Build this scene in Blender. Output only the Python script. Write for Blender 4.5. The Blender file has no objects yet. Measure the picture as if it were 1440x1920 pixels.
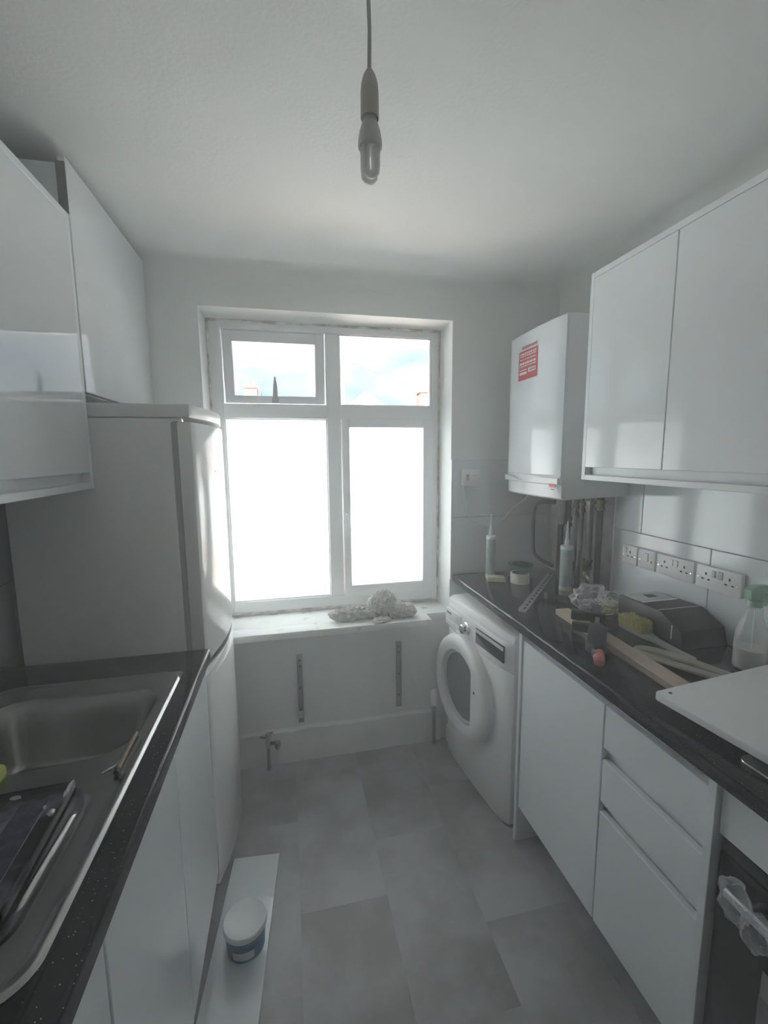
import bpy, bmesh, math, random
from mathutils import Matrix, Vector, noise
random.seed(7)
SC = bpy.context.scene
COL = SC.collection
PI = math.pi

# ------------------------------------------------------------------ camera
FPX = 817.23
cam = bpy.data.cameras.new('camera'); camo = bpy.data.objects.new('camera', cam); COL.objects.link(camo)
cam.sensor_fit = 'VERTICAL'; cam.sensor_height = 32.0; cam.lens = 32.0 * FPX / 1920.0
cam.clip_start = 0.02; cam.clip_end = 300
yaw, pitch, roll = 0.214606, -0.130766, -0.0078876
f = Vector((math.sin(yaw)*math.cos(pitch), math.cos(yaw)*math.cos(pitch), math.sin(pitch)))
r = Vector((math.cos(yaw), -math.sin(yaw), 0)); u = r.cross(f)
r2 = r*math.cos(roll) + u*math.sin(roll); u2 = -r*math.sin(roll) + u*math.cos(roll)
Mx = Matrix((r2, u2, -f)).transposed().to_4x4(); Mx.translation = (0, 0, 1.52)
camo.matrix_world = Mx
SC.camera = camo

# ------------------------------------------------------------------ light
world = bpy.data.worlds.new('sky'); SC.world = world; world.use_nodes = True
def build_world():
    nt = world.node_tree; nt.nodes.clear()
    N = nt.nodes.new; L = nt.links.new
    out = N('ShaderNodeOutputWorld'); bg = N('ShaderNodeBackground')
    tc = N('ShaderNodeTexCoord'); mp = N('ShaderNodeMapping'); mp.inputs['Scale'].default_value = (1, 1, 2.6)
    nz = N('ShaderNodeTexNoise'); nz.inputs['Scale'].default_value = 2.6; nz.inputs['Detail'].default_value = 6; nz.inputs['Roughness'].default_value = .55
    rp = N('ShaderNodeValToRGB'); rp.color_ramp.elements[0].position = .36; rp.color_ramp.elements[1].position = .56
    rp.color_ramp.elements[0].color = (.40, .62, .86, 1); rp.color_ramp.elements[1].color = (.95, .99, 1.03, 1)
    L(tc.outputs['Generated'], mp.inputs['Vector']); L(mp.outputs[0], nz.inputs['Vector']); L(nz.outputs['Fac'], rp.inputs[0])
    L(rp.outputs[0], bg.inputs['Color']); bg.inputs['Strength'].default_value = .76
    L(bg.outputs[0], out.inputs[0])
build_world()
sun = bpy.data.lights.new('sun_offscreen', 'SUN'); sun.energy = 28.0; sun.angle = math.radians(2.0); sun.color = (.96, 1, .985)
suno = bpy.data.objects.new('sun_offscreen', sun); COL.objects.link(suno)
suno.rotation_euler = Vector((.40, .85, -.90)).to_track_quat('-Z', 'Y').to_euler()
vs = SC.view_settings; vs.view_transform = 'Standard'; vs.look = 'None'; vs.gamma = 1.0; vs.use_curve_mapping = False
vs.exposure = 1.05
cy = SC.cycles
cy.use_denoising = True; cy.max_bounces = 14; cy.diffuse_bounces = 8; cy.glossy_bounces = 5; cy.transmission_bounces = 8
cy.transparent_max_bounces = 16; cy.sample_clamp_indirect = 8.0; cy.caustics_reflective = False; cy.caustics_refractive = True
cy.blur_glossy = .5; cy.volume_bounces = 4

# ------------------------------------------------------------------ materials
def mat(name, col, rough=.5, metal=0., spec=.5, noise_amt=0., noise_scale=8., bump=0., bump_scale=60., coat=0., trans=0., ior=1.45, alpha=1.):
    m = bpy.data.materials.new(name); m.use_nodes = True; nt = m.node_tree
    b = nt.nodes['Principled BSDF']
    b.inputs['Base Color'].default_value = (*col, 1); b.inputs['Roughness'].default_value = rough
    b.inputs['Metallic'].default_value = metal; b.inputs['Specular IOR Level'].default_value = spec
    b.inputs['Coat Weight'].default_value = coat; b.inputs['Transmission Weight'].default_value = trans
    b.inputs['IOR'].default_value = ior; b.inputs['Alpha'].default_value = alpha
    tc = nt.nodes.new('ShaderNodeTexCoord')
    if noise_amt:
        n = nt.nodes.new('ShaderNodeTexNoise'); n.inputs['Scale'].default_value = noise_scale; n.inputs['Detail'].default_value = 5
        mx = nt.nodes.new('ShaderNodeMixRGB'); mx.blend_type = 'MIX'
        mx.inputs[1].default_value = (*[c*(1-noise_amt) for c in col], 1); mx.inputs[2].default_value = (*[min(1, c*(1+noise_amt*.6)) for c in col], 1)
        nt.links.new(tc.outputs['Object'], n.inputs['Vector']); nt.links.new(n.outputs['Fac'], mx.inputs[0]); nt.links.new(mx.outputs[0], b.inputs['Base Color'])
    if bump:
        n2 = nt.nodes.new('ShaderNodeTexNoise'); n2.inputs['Scale'].default_value = bump_scale; n2.inputs['Detail'].default_value = 4
        bp = nt.nodes.new('ShaderNodeBump'); bp.inputs['Strength'].default_value = bump; bp.inputs['Distance'].default_value = .01
        nt.links.new(tc.outputs['Object'], n2.inputs['Vector']); nt.links.new(n2.outputs['Fac'], bp.inputs['Height']); nt.links.new(bp.outputs[0], b.inputs['Normal'])
    return m

def two_tone(name, c1, c2, scale, p0, p1, rough=.5, metal=0., detail=6, bump=0.):
    m = mat(name, c1, rough, metal); nt = m.node_tree; b = nt.nodes['Principled BSDF']
    tc = nt.nodes.new('ShaderNodeTexCoord'); n = nt.nodes.new('ShaderNodeTexNoise'); n.inputs['Scale'].default_value = scale; n.inputs['Detail'].default_value = detail
    rp = nt.nodes.new('ShaderNodeValToRGB'); rp.color_ramp.elements[0].position = p0; rp.color_ramp.elements[1].position = p1
    rp.color_ramp.elements[0].color = (*c1, 1); rp.color_ramp.elements[1].color = (*c2, 1)
    nt.links.new(tc.outputs['Object'], n.inputs['Vector']); nt.links.new(n.outputs['Fac'], rp.inputs[0]); nt.links.new(rp.outputs[0], b.inputs['Base Color'])
    if bump:
        bp = nt.nodes.new('ShaderNodeBump'); bp.inputs['Strength'].default_value = bump; bp.inputs['Distance'].default_value = .01
        nt.links.new(n.outputs['Fac'], bp.inputs['Height']); nt.links.new(bp.outputs[0], b.inputs['Normal'])
    return m

def speckle(name, base, speck, scale, thr, rough):
    m = mat(name, base, rough); nt = m.node_tree; b = nt.nodes['Principled BSDF']
    tc = nt.nodes.new('ShaderNodeTexCoord'); v = nt.nodes.new('ShaderNodeTexVoronoi'); v.inputs['Scale'].default_value = scale
    lt = nt.nodes.new('ShaderNodeMath'); lt.operation = 'LESS_THAN'; lt.inputs[1].default_value = thr
    gt = nt.nodes.new('ShaderNodeSeparateColor'); g2 = nt.nodes.new('ShaderNodeMath'); g2.operation = 'GREATER_THAN'; g2.inputs[1].default_value = .72
    ml = nt.nodes.new('ShaderNodeMath'); ml.operation = 'MULTIPLY'
    mx = nt.nodes.new('ShaderNodeMixRGB'); mx.inputs[1].default_value = (*base, 1); mx.inputs[2].default_value = (*speck, 1)
    nt.links.new(tc.outputs['Object'], v.inputs['Vector']); nt.links.new(v.outputs['Distance'], lt.inputs[0])
    nt.links.new(v.outputs['Color'], gt.inputs[0]); nt.links.new(gt.outputs[0], g2.inputs[0])
    nt.links.new(lt.outputs[0], ml.inputs[0]); nt.links.new(g2.outputs[0], ml.inputs[1]); nt.links.new(ml.outputs[0], mx.inputs[0]); nt.links.new(mx.outputs[0], b.inputs['Base Color'])
    return m

def clear_glass(name, tint=(1, 1, 1), refl=.9):
    m = bpy.data.materials.new(name); m.use_nodes = True; nt = m.node_tree; nt.nodes.clear()
    o = nt.nodes.new('ShaderNodeOutputMaterial'); t = nt.nodes.new('ShaderNodeBsdfTransparent'); t.inputs[0].default_value = (*tint, 1)
    g = nt.nodes.new('ShaderNodeBsdfGlossy'); g.inputs['Roughness'].default_value = .02; g.inputs[0].default_value = (refl, refl, refl, 1)
    fr = nt.nodes.new('ShaderNodeFresnel'); fr.inputs[0].default_value = 1.45; mx = nt.nodes.new('ShaderNodeMixShader')
    nt.links.new(fr.outputs[0], mx.inputs[0]); nt.links.new(t.outputs[0], mx.inputs[1]); nt.links.new(g.outputs[0], mx.inputs[2]); nt.links.new(mx.outputs[0], o.inputs[0])
    return m

def frosted_glass(name):
    m = bpy.data.materials.new(name); m.use_nodes = True; nt = m.node_tree; nt.nodes.clear()
    N = nt.nodes.new; L = nt.links.new
    o = N('ShaderNodeOutputMaterial'); tr = N('ShaderNodeBsdfTranslucent'); tr.inputs[0].default_value = (.95, .97, .97, 1)
    rf = N('ShaderNodeBsdfRefraction'); rf.inputs['Roughness'].default_value = .16; rf.inputs['IOR'].default_value = 1.12
    tp = N('ShaderNodeBsdfTransparent')
    gl = N('ShaderNodeBsdfGlossy'); gl.inputs['Roughness'].default_value = .25
    tc = N('ShaderNodeTexCoord'); vz = N('ShaderNodeTexVoronoi'); vz.inputs['Scale'].default_value = 95
    bp = N('ShaderNodeBump'); bp.inputs['Strength'].default_value = .55; bp.inputs['Distance'].default_value = .004
    L(tc.outputs['Object'], vz.inputs['Vector']); L(vz.outputs['Distance'], bp.inputs['Height']); L(bp.outputs[0], rf.inputs['Normal'])
    a = N('ShaderNodeMixShader'); a.inputs[0].default_value = .50; L(tr.outputs[0], a.inputs[1]); L(rf.outputs[0], a.inputs[2])
    b = N('ShaderNodeMixShader'); b.inputs[0].default_value = .05; L(a.outputs[0], b.inputs[1]); L(gl.outputs[0], b.inputs[2])
    c = N('ShaderNodeMixShader'); c.inputs[0].default_value = .12; L(b.outputs[0], c.inputs[1]); L(tp.outputs[0], c.inputs[2])
    L(c.outputs[0], o.inputs[0])
    return m

def film(name, col=(.9, .93, .97), dens=.14, rough=.10):
    m = bpy.data.materials.new(name); m.use_nodes = True; nt = m.node_tree; nt.nodes.clear()
    N = nt.nodes.new; L = nt.links.new
    o = N('ShaderNodeOutputMaterial'); tp = N('ShaderNodeBsdfTransparent'); pr = N('ShaderNodeBsdfPrincipled')
    pr.inputs['Base Color'].default_value = (*col, 1); pr.inputs['Roughness'].default_value = rough; pr.inputs['Specular IOR Level'].default_value = .9
    lw = N('ShaderNodeLayerWeight'); lw.inputs[0].default_value = .35
    mr = N('ShaderNodeMapRange'); mr.inputs['To Min'].default_value = dens; mr.inputs['To Max'].default_value = min(1, dens+.5)
    mx = N('ShaderNodeMixShader'); L(lw.outputs['Facing'], mr.inputs[0]); L(mr.outputs[0], mx.inputs[0]); L(tp.outputs[0], mx.inputs[1]); L(pr.outputs[0], mx.inputs[2]); L(mx.outputs[0], o.inputs[0])
    return m

M = {}
M['paint'] = mat('white_wall_paint', (.78, .80, .79), .75, noise_amt=.03, noise_scale=4, bump=.12, bump_scale=140)
M['ceil'] = mat('ceiling_paint', (.80, .81, .80), .85, noise_amt=.02, noise_scale=3, bump=.1, bump_scale=90)
M['plaster'] = two_tone('patched_plaster', (.70, .72, .71), (.80, .81, .80), 5, .35, .62, .8, bump=.1)
M['bare'] = two_tone('bare_wall_plaster', (.42, .42, .41), (.56, .56, .55), 14, .35, .65, .9, bump=.2)
M['sill'] = two_tone('stained_sill_paint', (.58, .53, .47), (.80, .82, .81), 16, .30, .40, .5, detail=8)
M['upvc'] = mat('white_upvc', (.87, .89, .90), .32)
M['seal_dirty'] = two_tone('dirty_sealant', (.42, .36, .30), (.74, .72, .68), 22, .38, .60, .7)
M['gloss'] = mat('white_gloss_door', (.76, .79, .80), .045, spec=.5)
M['gloss_r'] = mat('white_gloss_drawer', (.76, .79, .81), .10, spec=.5)
M['carcass'] = mat('white_carcass_board', (.74, .77, .78), .35)
M['rail'] = mat('white_handle_rail', (.74, .77, .78), .35)
M['chip'] = mat('raw_chipboard_edge', (.13, .125, .12), .9, noise_amt=.4, noise_scale=160)
M['worktop'] = speckle('black_sparkle_worktop', (.012, .013, .016), (.35, .36, .40), 210, .17, .07)
M['steel'] = mat('brushed_stainless_steel', (.46, .46, .45), .27, metal=1., noise_amt=.08, noise_scale=30)
M['chrome'] = mat('chrome', (.75, .76, .77), .1, metal=1.)
M['galv'] = mat('dull_grey_metal', (.30, .31, .31), .45, metal=.8, noise_amt=.3, noise_scale=60)
M['fridge'] = mat('white_fridge_enamel', (.76, .77, .76), .30)
M['fridge_door'] = mat('white_fridge_door', (.80, .80, .79), .12)
M['gasket'] = mat('grey_door_gasket', (.36, .37, .37), .6)
M['tile'] = mat('white_gloss_tile', (.74, .77, .79), .07, noise_amt=.03, noise_scale=3)
M['grout'] = mat('grey_grout', (.42, .44, .45), .8)
M['screed'] = mat('grey_floor_screed', (.24, .24, .235), .9)
M['plastic'] = mat('white_plastic', (.78, .79, .79), .3)
M['plastic_grey'] = mat('light_grey_plastic', (.50, .52, .53), .35)
M['black'] = mat('black_plastic', (.018, .018, .02), .35)
M['black_gloss'] = mat('black_oven_glass', (.012, .012, .014), .08)
M['dark'] = mat('hole_shade_and_dark_parts', (.02, .02, .022), .6)  # flat near-black: painted shade of small holes, also plain dark parts
M['red'] = mat('red_print', (.55, .05, .07), .4)
M['text_white'] = mat('white_print', (.8, .78, .78), .5)
M['ink'] = mat('dark_ink', (.10, .10, .11), .5)
M['clear'] = clear_glass('clear_window_glass')
M['frost'] = frosted_glass('frosted_window_glass')
M['doorglass'] = mat('grey_porthole_glass', (.17, .18, .19), .10)
M['film'] = film('clear_plastic_film')
M['bottle'] = film('clear_bottle_plastic', (.80, .84, .84), .12, .08)
M['copper'] = mat('tarnished_copper_pipe', (.13, .12, .11), .5, metal=.5, noise_amt=.4, noise_scale=40)
M['pipe_grey'] = mat('grey_painted_pipe', (.26, .26, .255), .5, noise_amt=.3, noise_scale=40)
M['lag'] = mat('black_pipe_lagging', (.05, .05, .052), .8)
M['brass'] = mat('old_brass', (.19, .17, .12), .45, metal=.6, noise_amt=.3, noise_scale=50)
M['wood'] = mat('pale_planed_timber', (.55, .45, .36), .6, noise_amt=.14, noise_scale=25)
M['stick'] = mat('brown_stick', (.30, .22, .14), .6)
M['cream'] = mat('cream_foam', (.66, .60, .42), .8, noise_amt=.12, noise_scale=40)
M['tape'] = mat('cream_paper_tape', (.74, .71, .62), .6)
M['green'] = mat('dark_green_tape', (.10, .20, .17), .4)
M['seal_green'] = mat('pale_green_cartridge', (.40, .52, .50), .35)
M['cable'] = mat('beige_cable', (.44, .41, .34), .5)
M['cardboard'] = mat('black_printed_carton', (.035, .033, .033), .45, noise_amt=.3, noise_scale=20)
M['paper'] = mat('white_paper_label', (.62, .63, .65), .6)
M['bristle'] = mat('yellow_bristle', (.52, .46, .19), .9, noise_amt=.35, noise_scale=120)
M['brush_grey'] = mat('grey_brush_plastic', (.36, .36, .35), .5)
M['cloth'] = mat('grey_cotton_cloth', (.56, .55, .53), .95, bump=.15, bump_scale=300)
M['sponge'] = mat('yellow_green_sponge', (.52, .54, .14), .9, bump=.4, bump_scale=180)
M['tray'] = two_tone('plaster_smeared_tray', (.022, .022, .026), (.20, .20, .25), 16, .48, .66, .35)
M['blue'] = two_tone('blue_tub_print', (.05, .12, .30), (.16, .26, .46), 18, .4, .6, .4)
M['tub'] = mat('white_tub_plastic', (.70, .74, .74), .35)
M['greencap'] = mat('pale_green_trigger', (.38, .58, .46), .4)
M['lamp_holder'] = mat('aged_white_lampholder', (.46, .44, .38), .45)
M['flex'] = mat('grey_lamp_flex', (.40, .40, .39), .5)
M['cfl'] = film('unlit_fluorescent_tube', (.80, .82, .80), .55, .15)
M['brick'] = mat('red_brick', (.30, .10, .075), .9, noise_amt=.2, noise_scale=30)
M['roof'] = mat('red_roof_tile', (.26, .085, .065), .9, noise_amt=.2, noise_scale=6)
M['render'] = mat('cream_render', (.80, .82, .81), .9, noise_amt=.04)
M['terracotta'] = mat('orange_brick_planter', (.48, .24, .12), .9, noise_amt=.15)
M['concrete'] = mat('pale_concrete', (.70, .74, .76), .9, noise_amt=.08)
M['bark'] = mat('weathered_pole_timber', (.30, .27, .24), .9)
M['wire'] = mat('overhead_wire', (.06, .06, .06), .6)

def floor_mat():
    m = mat('grey_stone_effect_vinyl', (.3, .3, .3), .38); nt = m.node_tree; b = nt.nodes['Principled BSDF']
    N = nt.nodes.new; L = nt.links.new
    tc = N('ShaderNodeTexCoord'); oi = N('ShaderNodeObjectInfo')
    mp = N('ShaderNodeVectorMath'); mp.operation = 'MULTIPLY_ADD'; mp.inputs[1].default_value = (1, 1, 1)
    cb = N('ShaderNodeCombineXYZ'); ml = N('ShaderNodeMath'); ml.operation = 'MULTIPLY'; ml.inputs[1].default_value = 37.
    L(oi.outputs['Random'], ml.inputs[0]); L(ml.outputs[0], cb.inputs[0]); L(ml.outputs[0], cb.inputs[2])
    L(tc.outputs['Object'], mp.inputs[0]); L(cb.outputs[0], mp.inputs[2])
    n = N('ShaderNodeTexNoise'); n.inputs['Scale'].default_value = 3.4; n.inputs['Detail'].default_value = 7; n.inputs['Roughness'].default_value = .6
    L(mp.outputs[0], n.inputs['Vector'])
    rp = N('ShaderNodeValToRGB'); rp.color_ramp.elements[0].position = .38; rp.color_ramp.elements[1].position = .62
    rp.color_ramp.elements[0].color = (.265, .265, .255, 1); rp.color_ramp.elements[1].color = (.415, .42, .43, 1)
    L(n.outputs['Fac'], rp.inputs[0])
    hs = N('ShaderNodeHueSaturation'); mr = N('ShaderNodeMapRange'); mr.inputs['To Min'].default_value = .95; mr.inputs['To Max'].default_value = 1.05
    L(oi.outputs['Random'], mr.inputs[0]); L(mr.outputs[0], hs.inputs['Value']); L(rp.outputs[0], hs.inputs['Color']); L(hs.outputs[0], b.inputs['Base Color'])
    return m
M['floor'] = floor_mat()

# ------------------------------------------------------------------ mesh helpers
def nb(): return bmesh.new()
def box(bm, x0, x1, y0, y1, z0, z1, bev=0., seg=2, mtx=None):
    t = bmesh.new(); bmesh.ops.create_cube(t, size=1)
    for v in t.verts:
        v.co = Vector(((x0+x1)/2 + v.co.x*(x1-x0), (y0+y1)/2 + v.co.y*(y1-y0), (z0+z1)/2 + v.co.z*(z1-z0)))
    if bev: bmesh.ops.bevel(t, geom=list(t.edges), offset=bev, segments=seg, profile=.5, affect='EDGES')
    return merge(bm, t, mtx)
def merge(bm, t, mtx=None):
    if mtx is not None: bmesh.ops.transform(t, matrix=mtx, verts=t.verts)
    me = bpy.data.meshes.new('tmp'); t.to_mesh(me); t.free(); bm.from_mesh(me); bpy.data.meshes.remove(me)
    return bm
def lathe(bm, prof, n=32, mtx=None):
    t = bmesh.new(); rings = []
    for (rr, z) in prof:
        if rr < 1e-6: rings.append([t.verts.new((0, 0, z))])
        else: rings.append([t.verts.new((rr*math.cos(2*PI*i/n), rr*math.sin(2*PI*i/n), z)) for i in range(n)])
    for a, b in zip(rings, rings[1:]):
        for i in range(n):
            j = (i+1) % n
            if len(a) == 1 and len(b) == 1: continue
            if len(a) == 1: t.faces.new((a[0], b[j], b[i]))
            elif len(b) == 1: t.faces.new((a[i], a[j], b[0]))
            else: t.faces.new((a[i], a[j], b[j], b[i]))
    bmesh.ops.recalc_face_normals(t, faces=t.faces)
    return merge(bm, t, mtx)
def tube(bm, pts, rad, n=10, smooth_steps=0, mtx=None):
    P = [Vector(p) for p in pts]
    if smooth_steps:
        Q = []
        for i in range(len(P)-1):
            p0 = P[max(i-1, 0)]; p1 = P[i]; p2 = P[i+1]; p3 = P[min(i+2, len(P)-1)]
            for k in range(smooth_steps):
                s = k/smooth_steps
                Q.append(.5*((2*p1)+(-p0+p2)*s+(2*p0-5*p1+4*p2-p3)*s*s+(-p0+3*p1-3*p2+p3)*s**3))
        Q.append(P[-1]); P = Q
    R = rad if isinstance(rad, (list, tuple)) else [rad]*len(P)
    if len(R) != len(P): R = [R[min(int(i*len(R)/len(P)), len(R)-1)] for i in range(len(P))]
    t = bmesh.new(); rings = []
    tan = (P[1]-P[0]).normalized(); up = Vector((0, 0, 1)) if abs(tan.z) < .9 else Vector((1, 0, 0)); nrm = tan.cross(up).normalized()
    for i, p in enumerate(P):
        tg = (P[min(i+1, len(P)-1)]-P[max(i-1, 0)]).normalized()
        nrm = (nrm - tg*nrm.dot(tg)).normalized(); bn = tg.cross(nrm)
        rings.append([t.verts.new(p + (nrm*math.cos(2*PI*k/n)+bn*math.sin(2*PI*k/n))*R[i]) for k in range(n)])
    for a, b in zip(rings, rings[1:]):
        for k in range(n): t.faces.new((a[k], a[(k+1) % n], b[(k+1) % n], b[k]))
    t.faces.new(rings[0][::-1]); t.faces.new(rings[-1])
    bmesh.ops.recalc_face_normals(t, faces=t.faces)
    return merge(bm, t, mtx)
def prism(bm, poly, h0, h1, axis='Z', bev=0., mtx=None):
    """poly: list of (a,b); axis Z -> (x,y), X -> (y,z), Y -> (x,z)"""
    t = bmesh.new()
    def P(a, b, h): return (a, b, h) if axis == 'Z' else ((h, a, b) if axis == 'X' else (a, h, b))
    A = [t.verts.new(P(a, b, h0)) for a, b in poly]; B = [t.verts.new(P(a, b, h1)) for a, b in poly]
    n = len(poly); t.faces.new(A); t.faces.new(B[::-1])
    for i in range(n): t.faces.new((A[i], B[i], B[(i+1) % n], A[(i+1) % n]))
    bmesh.ops.recalc_face_normals(t, faces=t.faces)
    if bev:
        es = [e for e in t.edges if e.calc_face_angle(0) > .5]
        bmesh.ops.bevel(t, geom=es, offset=bev, segments=2, profile=.5, affect='EDGES')
    return merge(bm, t, mtx)
def rrect(x0, x1, y0, y1, rad, n=6):
    pts = []
    for cx, cyy, a0 in ((x1-rad, y1-rad, 0), (x0+rad, y1-rad, PI/2), (x0+rad, y0+rad, PI), (x1-rad, y0+rad, 1.5*PI)):
        for k in range(n+1):
            a = a0 + k/n*PI/2; pts.append((cx+rad*math.cos(a), cyy+rad*math.sin(a)))
    return pts
def lump(bm, c, rad, amp, freq, seed=0, sub=4, flat=None, mtx=None, fold=0.):
    t = bmesh.new(); bmesh.ops.create_icosphere(t, subdivisions=sub, radius=1)
    for v in t.verts:
        d = v.co.normalized(); q = d*freq + Vector((seed*7.3, seed*3.1, seed))
        k = 1 + amp*noise.noise(q) + amp*.5*noise.noise(q*2.3)
        if fold: k += fold*(1-abs(noise.noise(Vector((d.x*freq*.8, d.y*freq*2.2, d.z*freq*2.2))+Vector((seed, 0, 0))))*2.2)
        v.co = Vector((c[0]+d.x*rad[0]*k, c[1]+d.y*rad[1]*k, c[2]+d.z*rad[2]*k))
        if flat is not None and v.co.z < flat: v.co.z = flat
    return merge(bm, t, mtx)

def obj(name, bm, m, parent=None, smooth=35, local=False):
    me = bpy.data.meshes.new(name); bm.to_mesh(me); bm.free()
    for p in me.polygons: p.use_smooth = True
    me.set_sharp_from_angle(angle=math.radians(smooth))
    me.materials.append(M[m] if isinstance(m, str) else m)
    o = bpy.data.objects.new(name, me); COL.objects.link(o)
    if parent is not None:
        o.parent = parent
        if not local:
            root = parent; mats = Matrix.Identity(4)
            chain = []
            while root is not None: chain.append(root); root = root.parent
            for q in reversed(chain):
                mats = mats @ (q.matrix_parent_inverse if q.parent else Matrix.Identity(4)) @ Matrix.LocRotScale(q.location, q.rotation_euler, q.scale)
            o.matrix_parent_inverse = mats.inverted()
    return o
def tag(o, label, cat, group=None):
    o['label'] = label; o['category'] = cat
    if group: o['group'] = group
    return o
def thing(name, label, cat, loc=(0, 0, 0), rotz=0., group=None):
    o = bpy.data.objects.new(name, None); COL.objects.link(o); o.location = loc; o.rotation_euler = (0, 0, rotz)
    o.empty_display_size = .05
    return tag(o, label, cat, group)
def struct(name, bm, m, parent=None, smooth=35):
    o = obj(name, bm, m, parent, smooth)
    if parent is None: o['kind'] = 'structure'
    return o
def B(*a, **k):
    bm = nb(); box(bm, *a, **k); return bm

# ------------------------------------------------------------------ room shell
XL, XR, YB, YF, ZC = -.845, 1.367, 2.07, -1.35, 2.335
TL, TR = -.835, 1.357            # faces of the tiling
WX0, WX1, WZ0, WZ1 = -.352, .796, .705, 2.155
fl = struct('floor', B(XL-.15, XR+.15, YF-.15, YB+.0, -.12, -.003), 'screed')
pw, pl = .296, .605
k = 0
for i in range(-3, 5):
    x0 = -.012 + i*pw; x1 = x0+pw
    a, b = max(x0, XL+.001), min(x1, XR-.001)
    if b-a < .02: continue
    off = (i*.37 % 1)*pl
    j = -3
    while True:
        y0 = 1.29 - 1.2 + off + (j-3)*pl + .0; y1 = y0+pl
        j += 1
        if y0 > YB: break
        c, d = max(y0, YF+.001), min(y1, YB-.001)
        if d-c < .02: continue
        o = obj('floor_tile', B(a+.0001, b-.0001, c+.0001, d-.0001, -.003, 0.), 'floor', fl)
bm = nb()
box(bm, XL-.15, WX0, YB, YB+.29, -.1, ZC+.1); box(bm, WX1, XR+.15, YB, YB+.29, -.1, ZC+.1)
box(bm, WX0, WX1, YB, YB+.29, -.1, WZ0-.02); box(bm, WX0, WX1, YB, YB+.29, WZ1, ZC+.1)
wall_back = struct('wall_back', bm, 'paint')
wall_left = struct('wall_left', B(XL-.15, XL, YF-.15, YB, -.1, ZC+.1), 'paint')
wall_right = struct('wall_right', B(XR, XR+.15, YF-.15, YB, -.1, ZC+.1), 'paint')
DX0, DX1, DZ = -.10, .85, 2.02
bm = nb(); box(bm, XL, DX0, YF-.15, YF, -.1, ZC+.1); box(bm, DX1, XR, YF-.15, YF, -.1, ZC+.1); box(bm, DX0, DX1, YF-.15, YF, DZ, ZC+.1); box(bm, DX0, DX1, YF-.15, YF, -.1, 0)
wall_front = struct('wall_front', bm, 'paint')
ceil = struct('ceiling', B(XL-.15, XR+.15, YF-.15, YB+.29, ZC, ZC+.15), 'ceil')
def cove(rad, n=8):
    pts = [(0, 0)]
    for k in range(n+1):
        a = k/n*PI/2; pts.append((rad-rad*math.sin(a), -(rad-rad*math.cos(a))))
    return pts
cv = cove(.075)
bm = nb(); prism(bm, [(YB-p, ZC+q) for p, q in cv], XL, XR, 'X'); struct('trim_1', bm, 'ceil', smooth=60)
bm = nb(); prism(bm, [(XR-p, ZC+q) for p, q in cv], YF, YB, 'Y'); struct('trim_2', bm, 'ceil', smooth=60)
bm = nb(); prism(bm, [(XL+p*.4, ZC+q*.4) for p, q in cv], YF, YB, 'Y'); struct('trim_3', bm, 'ceil', smooth=60)
# rough plaster skirting below the window
bm = nb(); t = bmesh.new(); nseg = 60; rows = []
for i in range(nseg+1):
    x = -.80 + i/nseg*1.55
    jz = .010*noise.noise(Vector((x*6, 0, 3))) + .006*noise.noise(Vector((x*25, 1, 3)))
    jy = .004*noise.noise(Vector((x*9, 5, 0)))
    ys = YB-.016+jy
    rows.append([t.verts.new((x, YB, 0)), t.verts.new((x, ys-.002, 0)), t.verts.new((x, ys, .165+jz)), t.verts.new((x, YB, .176+jz*1.3))])
for a, b in zip(rows, rows[1:]):
    for q in range(3): t.faces.new((a[q], a[q+1], b[q+1], b[q]))
bmesh.ops.recalc_face_normals(t, faces=t.faces); merge(bm, t)
struct('baseboard_back', bm, 'plaster')
# solid double door behind the camera; unseen roof slab added outside to block sun
def back_door():
    bm = nb(); y0, y1 = YF-.09, YF-.03
    box(bm, DX0, DX0+.05, y0, y1, 0, DZ, bev=.003); box(bm, DX1-.05, DX1, y0, y1, 0, DZ, bev=.003); box(bm, DX0+.05, DX1-.05, y0, y1, DZ-.05, DZ, bev=.003); box(bm, DX0+.05, DX1-.05, y0, y1, 0, .05, bev=.003)
    d = struct('door_1', bm, 'upvc'); c = (DX0+DX1)/2
    for a, b in ((DX0+.05, c), (c, DX1-.05)):
        bm = nb(); box(bm, a+.002, a+.07, y0+.005, y1-.005, .05, DZ-.05, bev=.004); box(bm, b-.07, b-.002, y0+.005, y1-.005, .05, DZ-.05, bev=.004); box(bm, a+.07, b-.07, y0+.005, y1-.005, .05, .2, bev=.004); box(bm, a+.07, b-.07, y0+.005, y1-.005, DZ-.12, DZ-.05, bev=.004)
        l = obj('door_leaf', bm, 'upvc', d); obj('door_panel', B(a+.066, b-.066, y0+.018, y0+.042, .196, DZ-.116), 'upvc', l)
        bm = nb(); hx = c+(.035 if a > c-.01 else -.035); tube(bm, [(hx, y1-.005, 1.0), (hx, y1+.04, 1.0), (hx+(.09 if a > c-.01 else -.09), y1+.04, 1.0)], .008); obj('door_handle', bm, 'chrome', l)
    struct('sun_block_slab', B(XL-.15, XR+.15, YF-2.2, YF-.15, 2.40, 2.50), 'plastic')
back_door()

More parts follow.
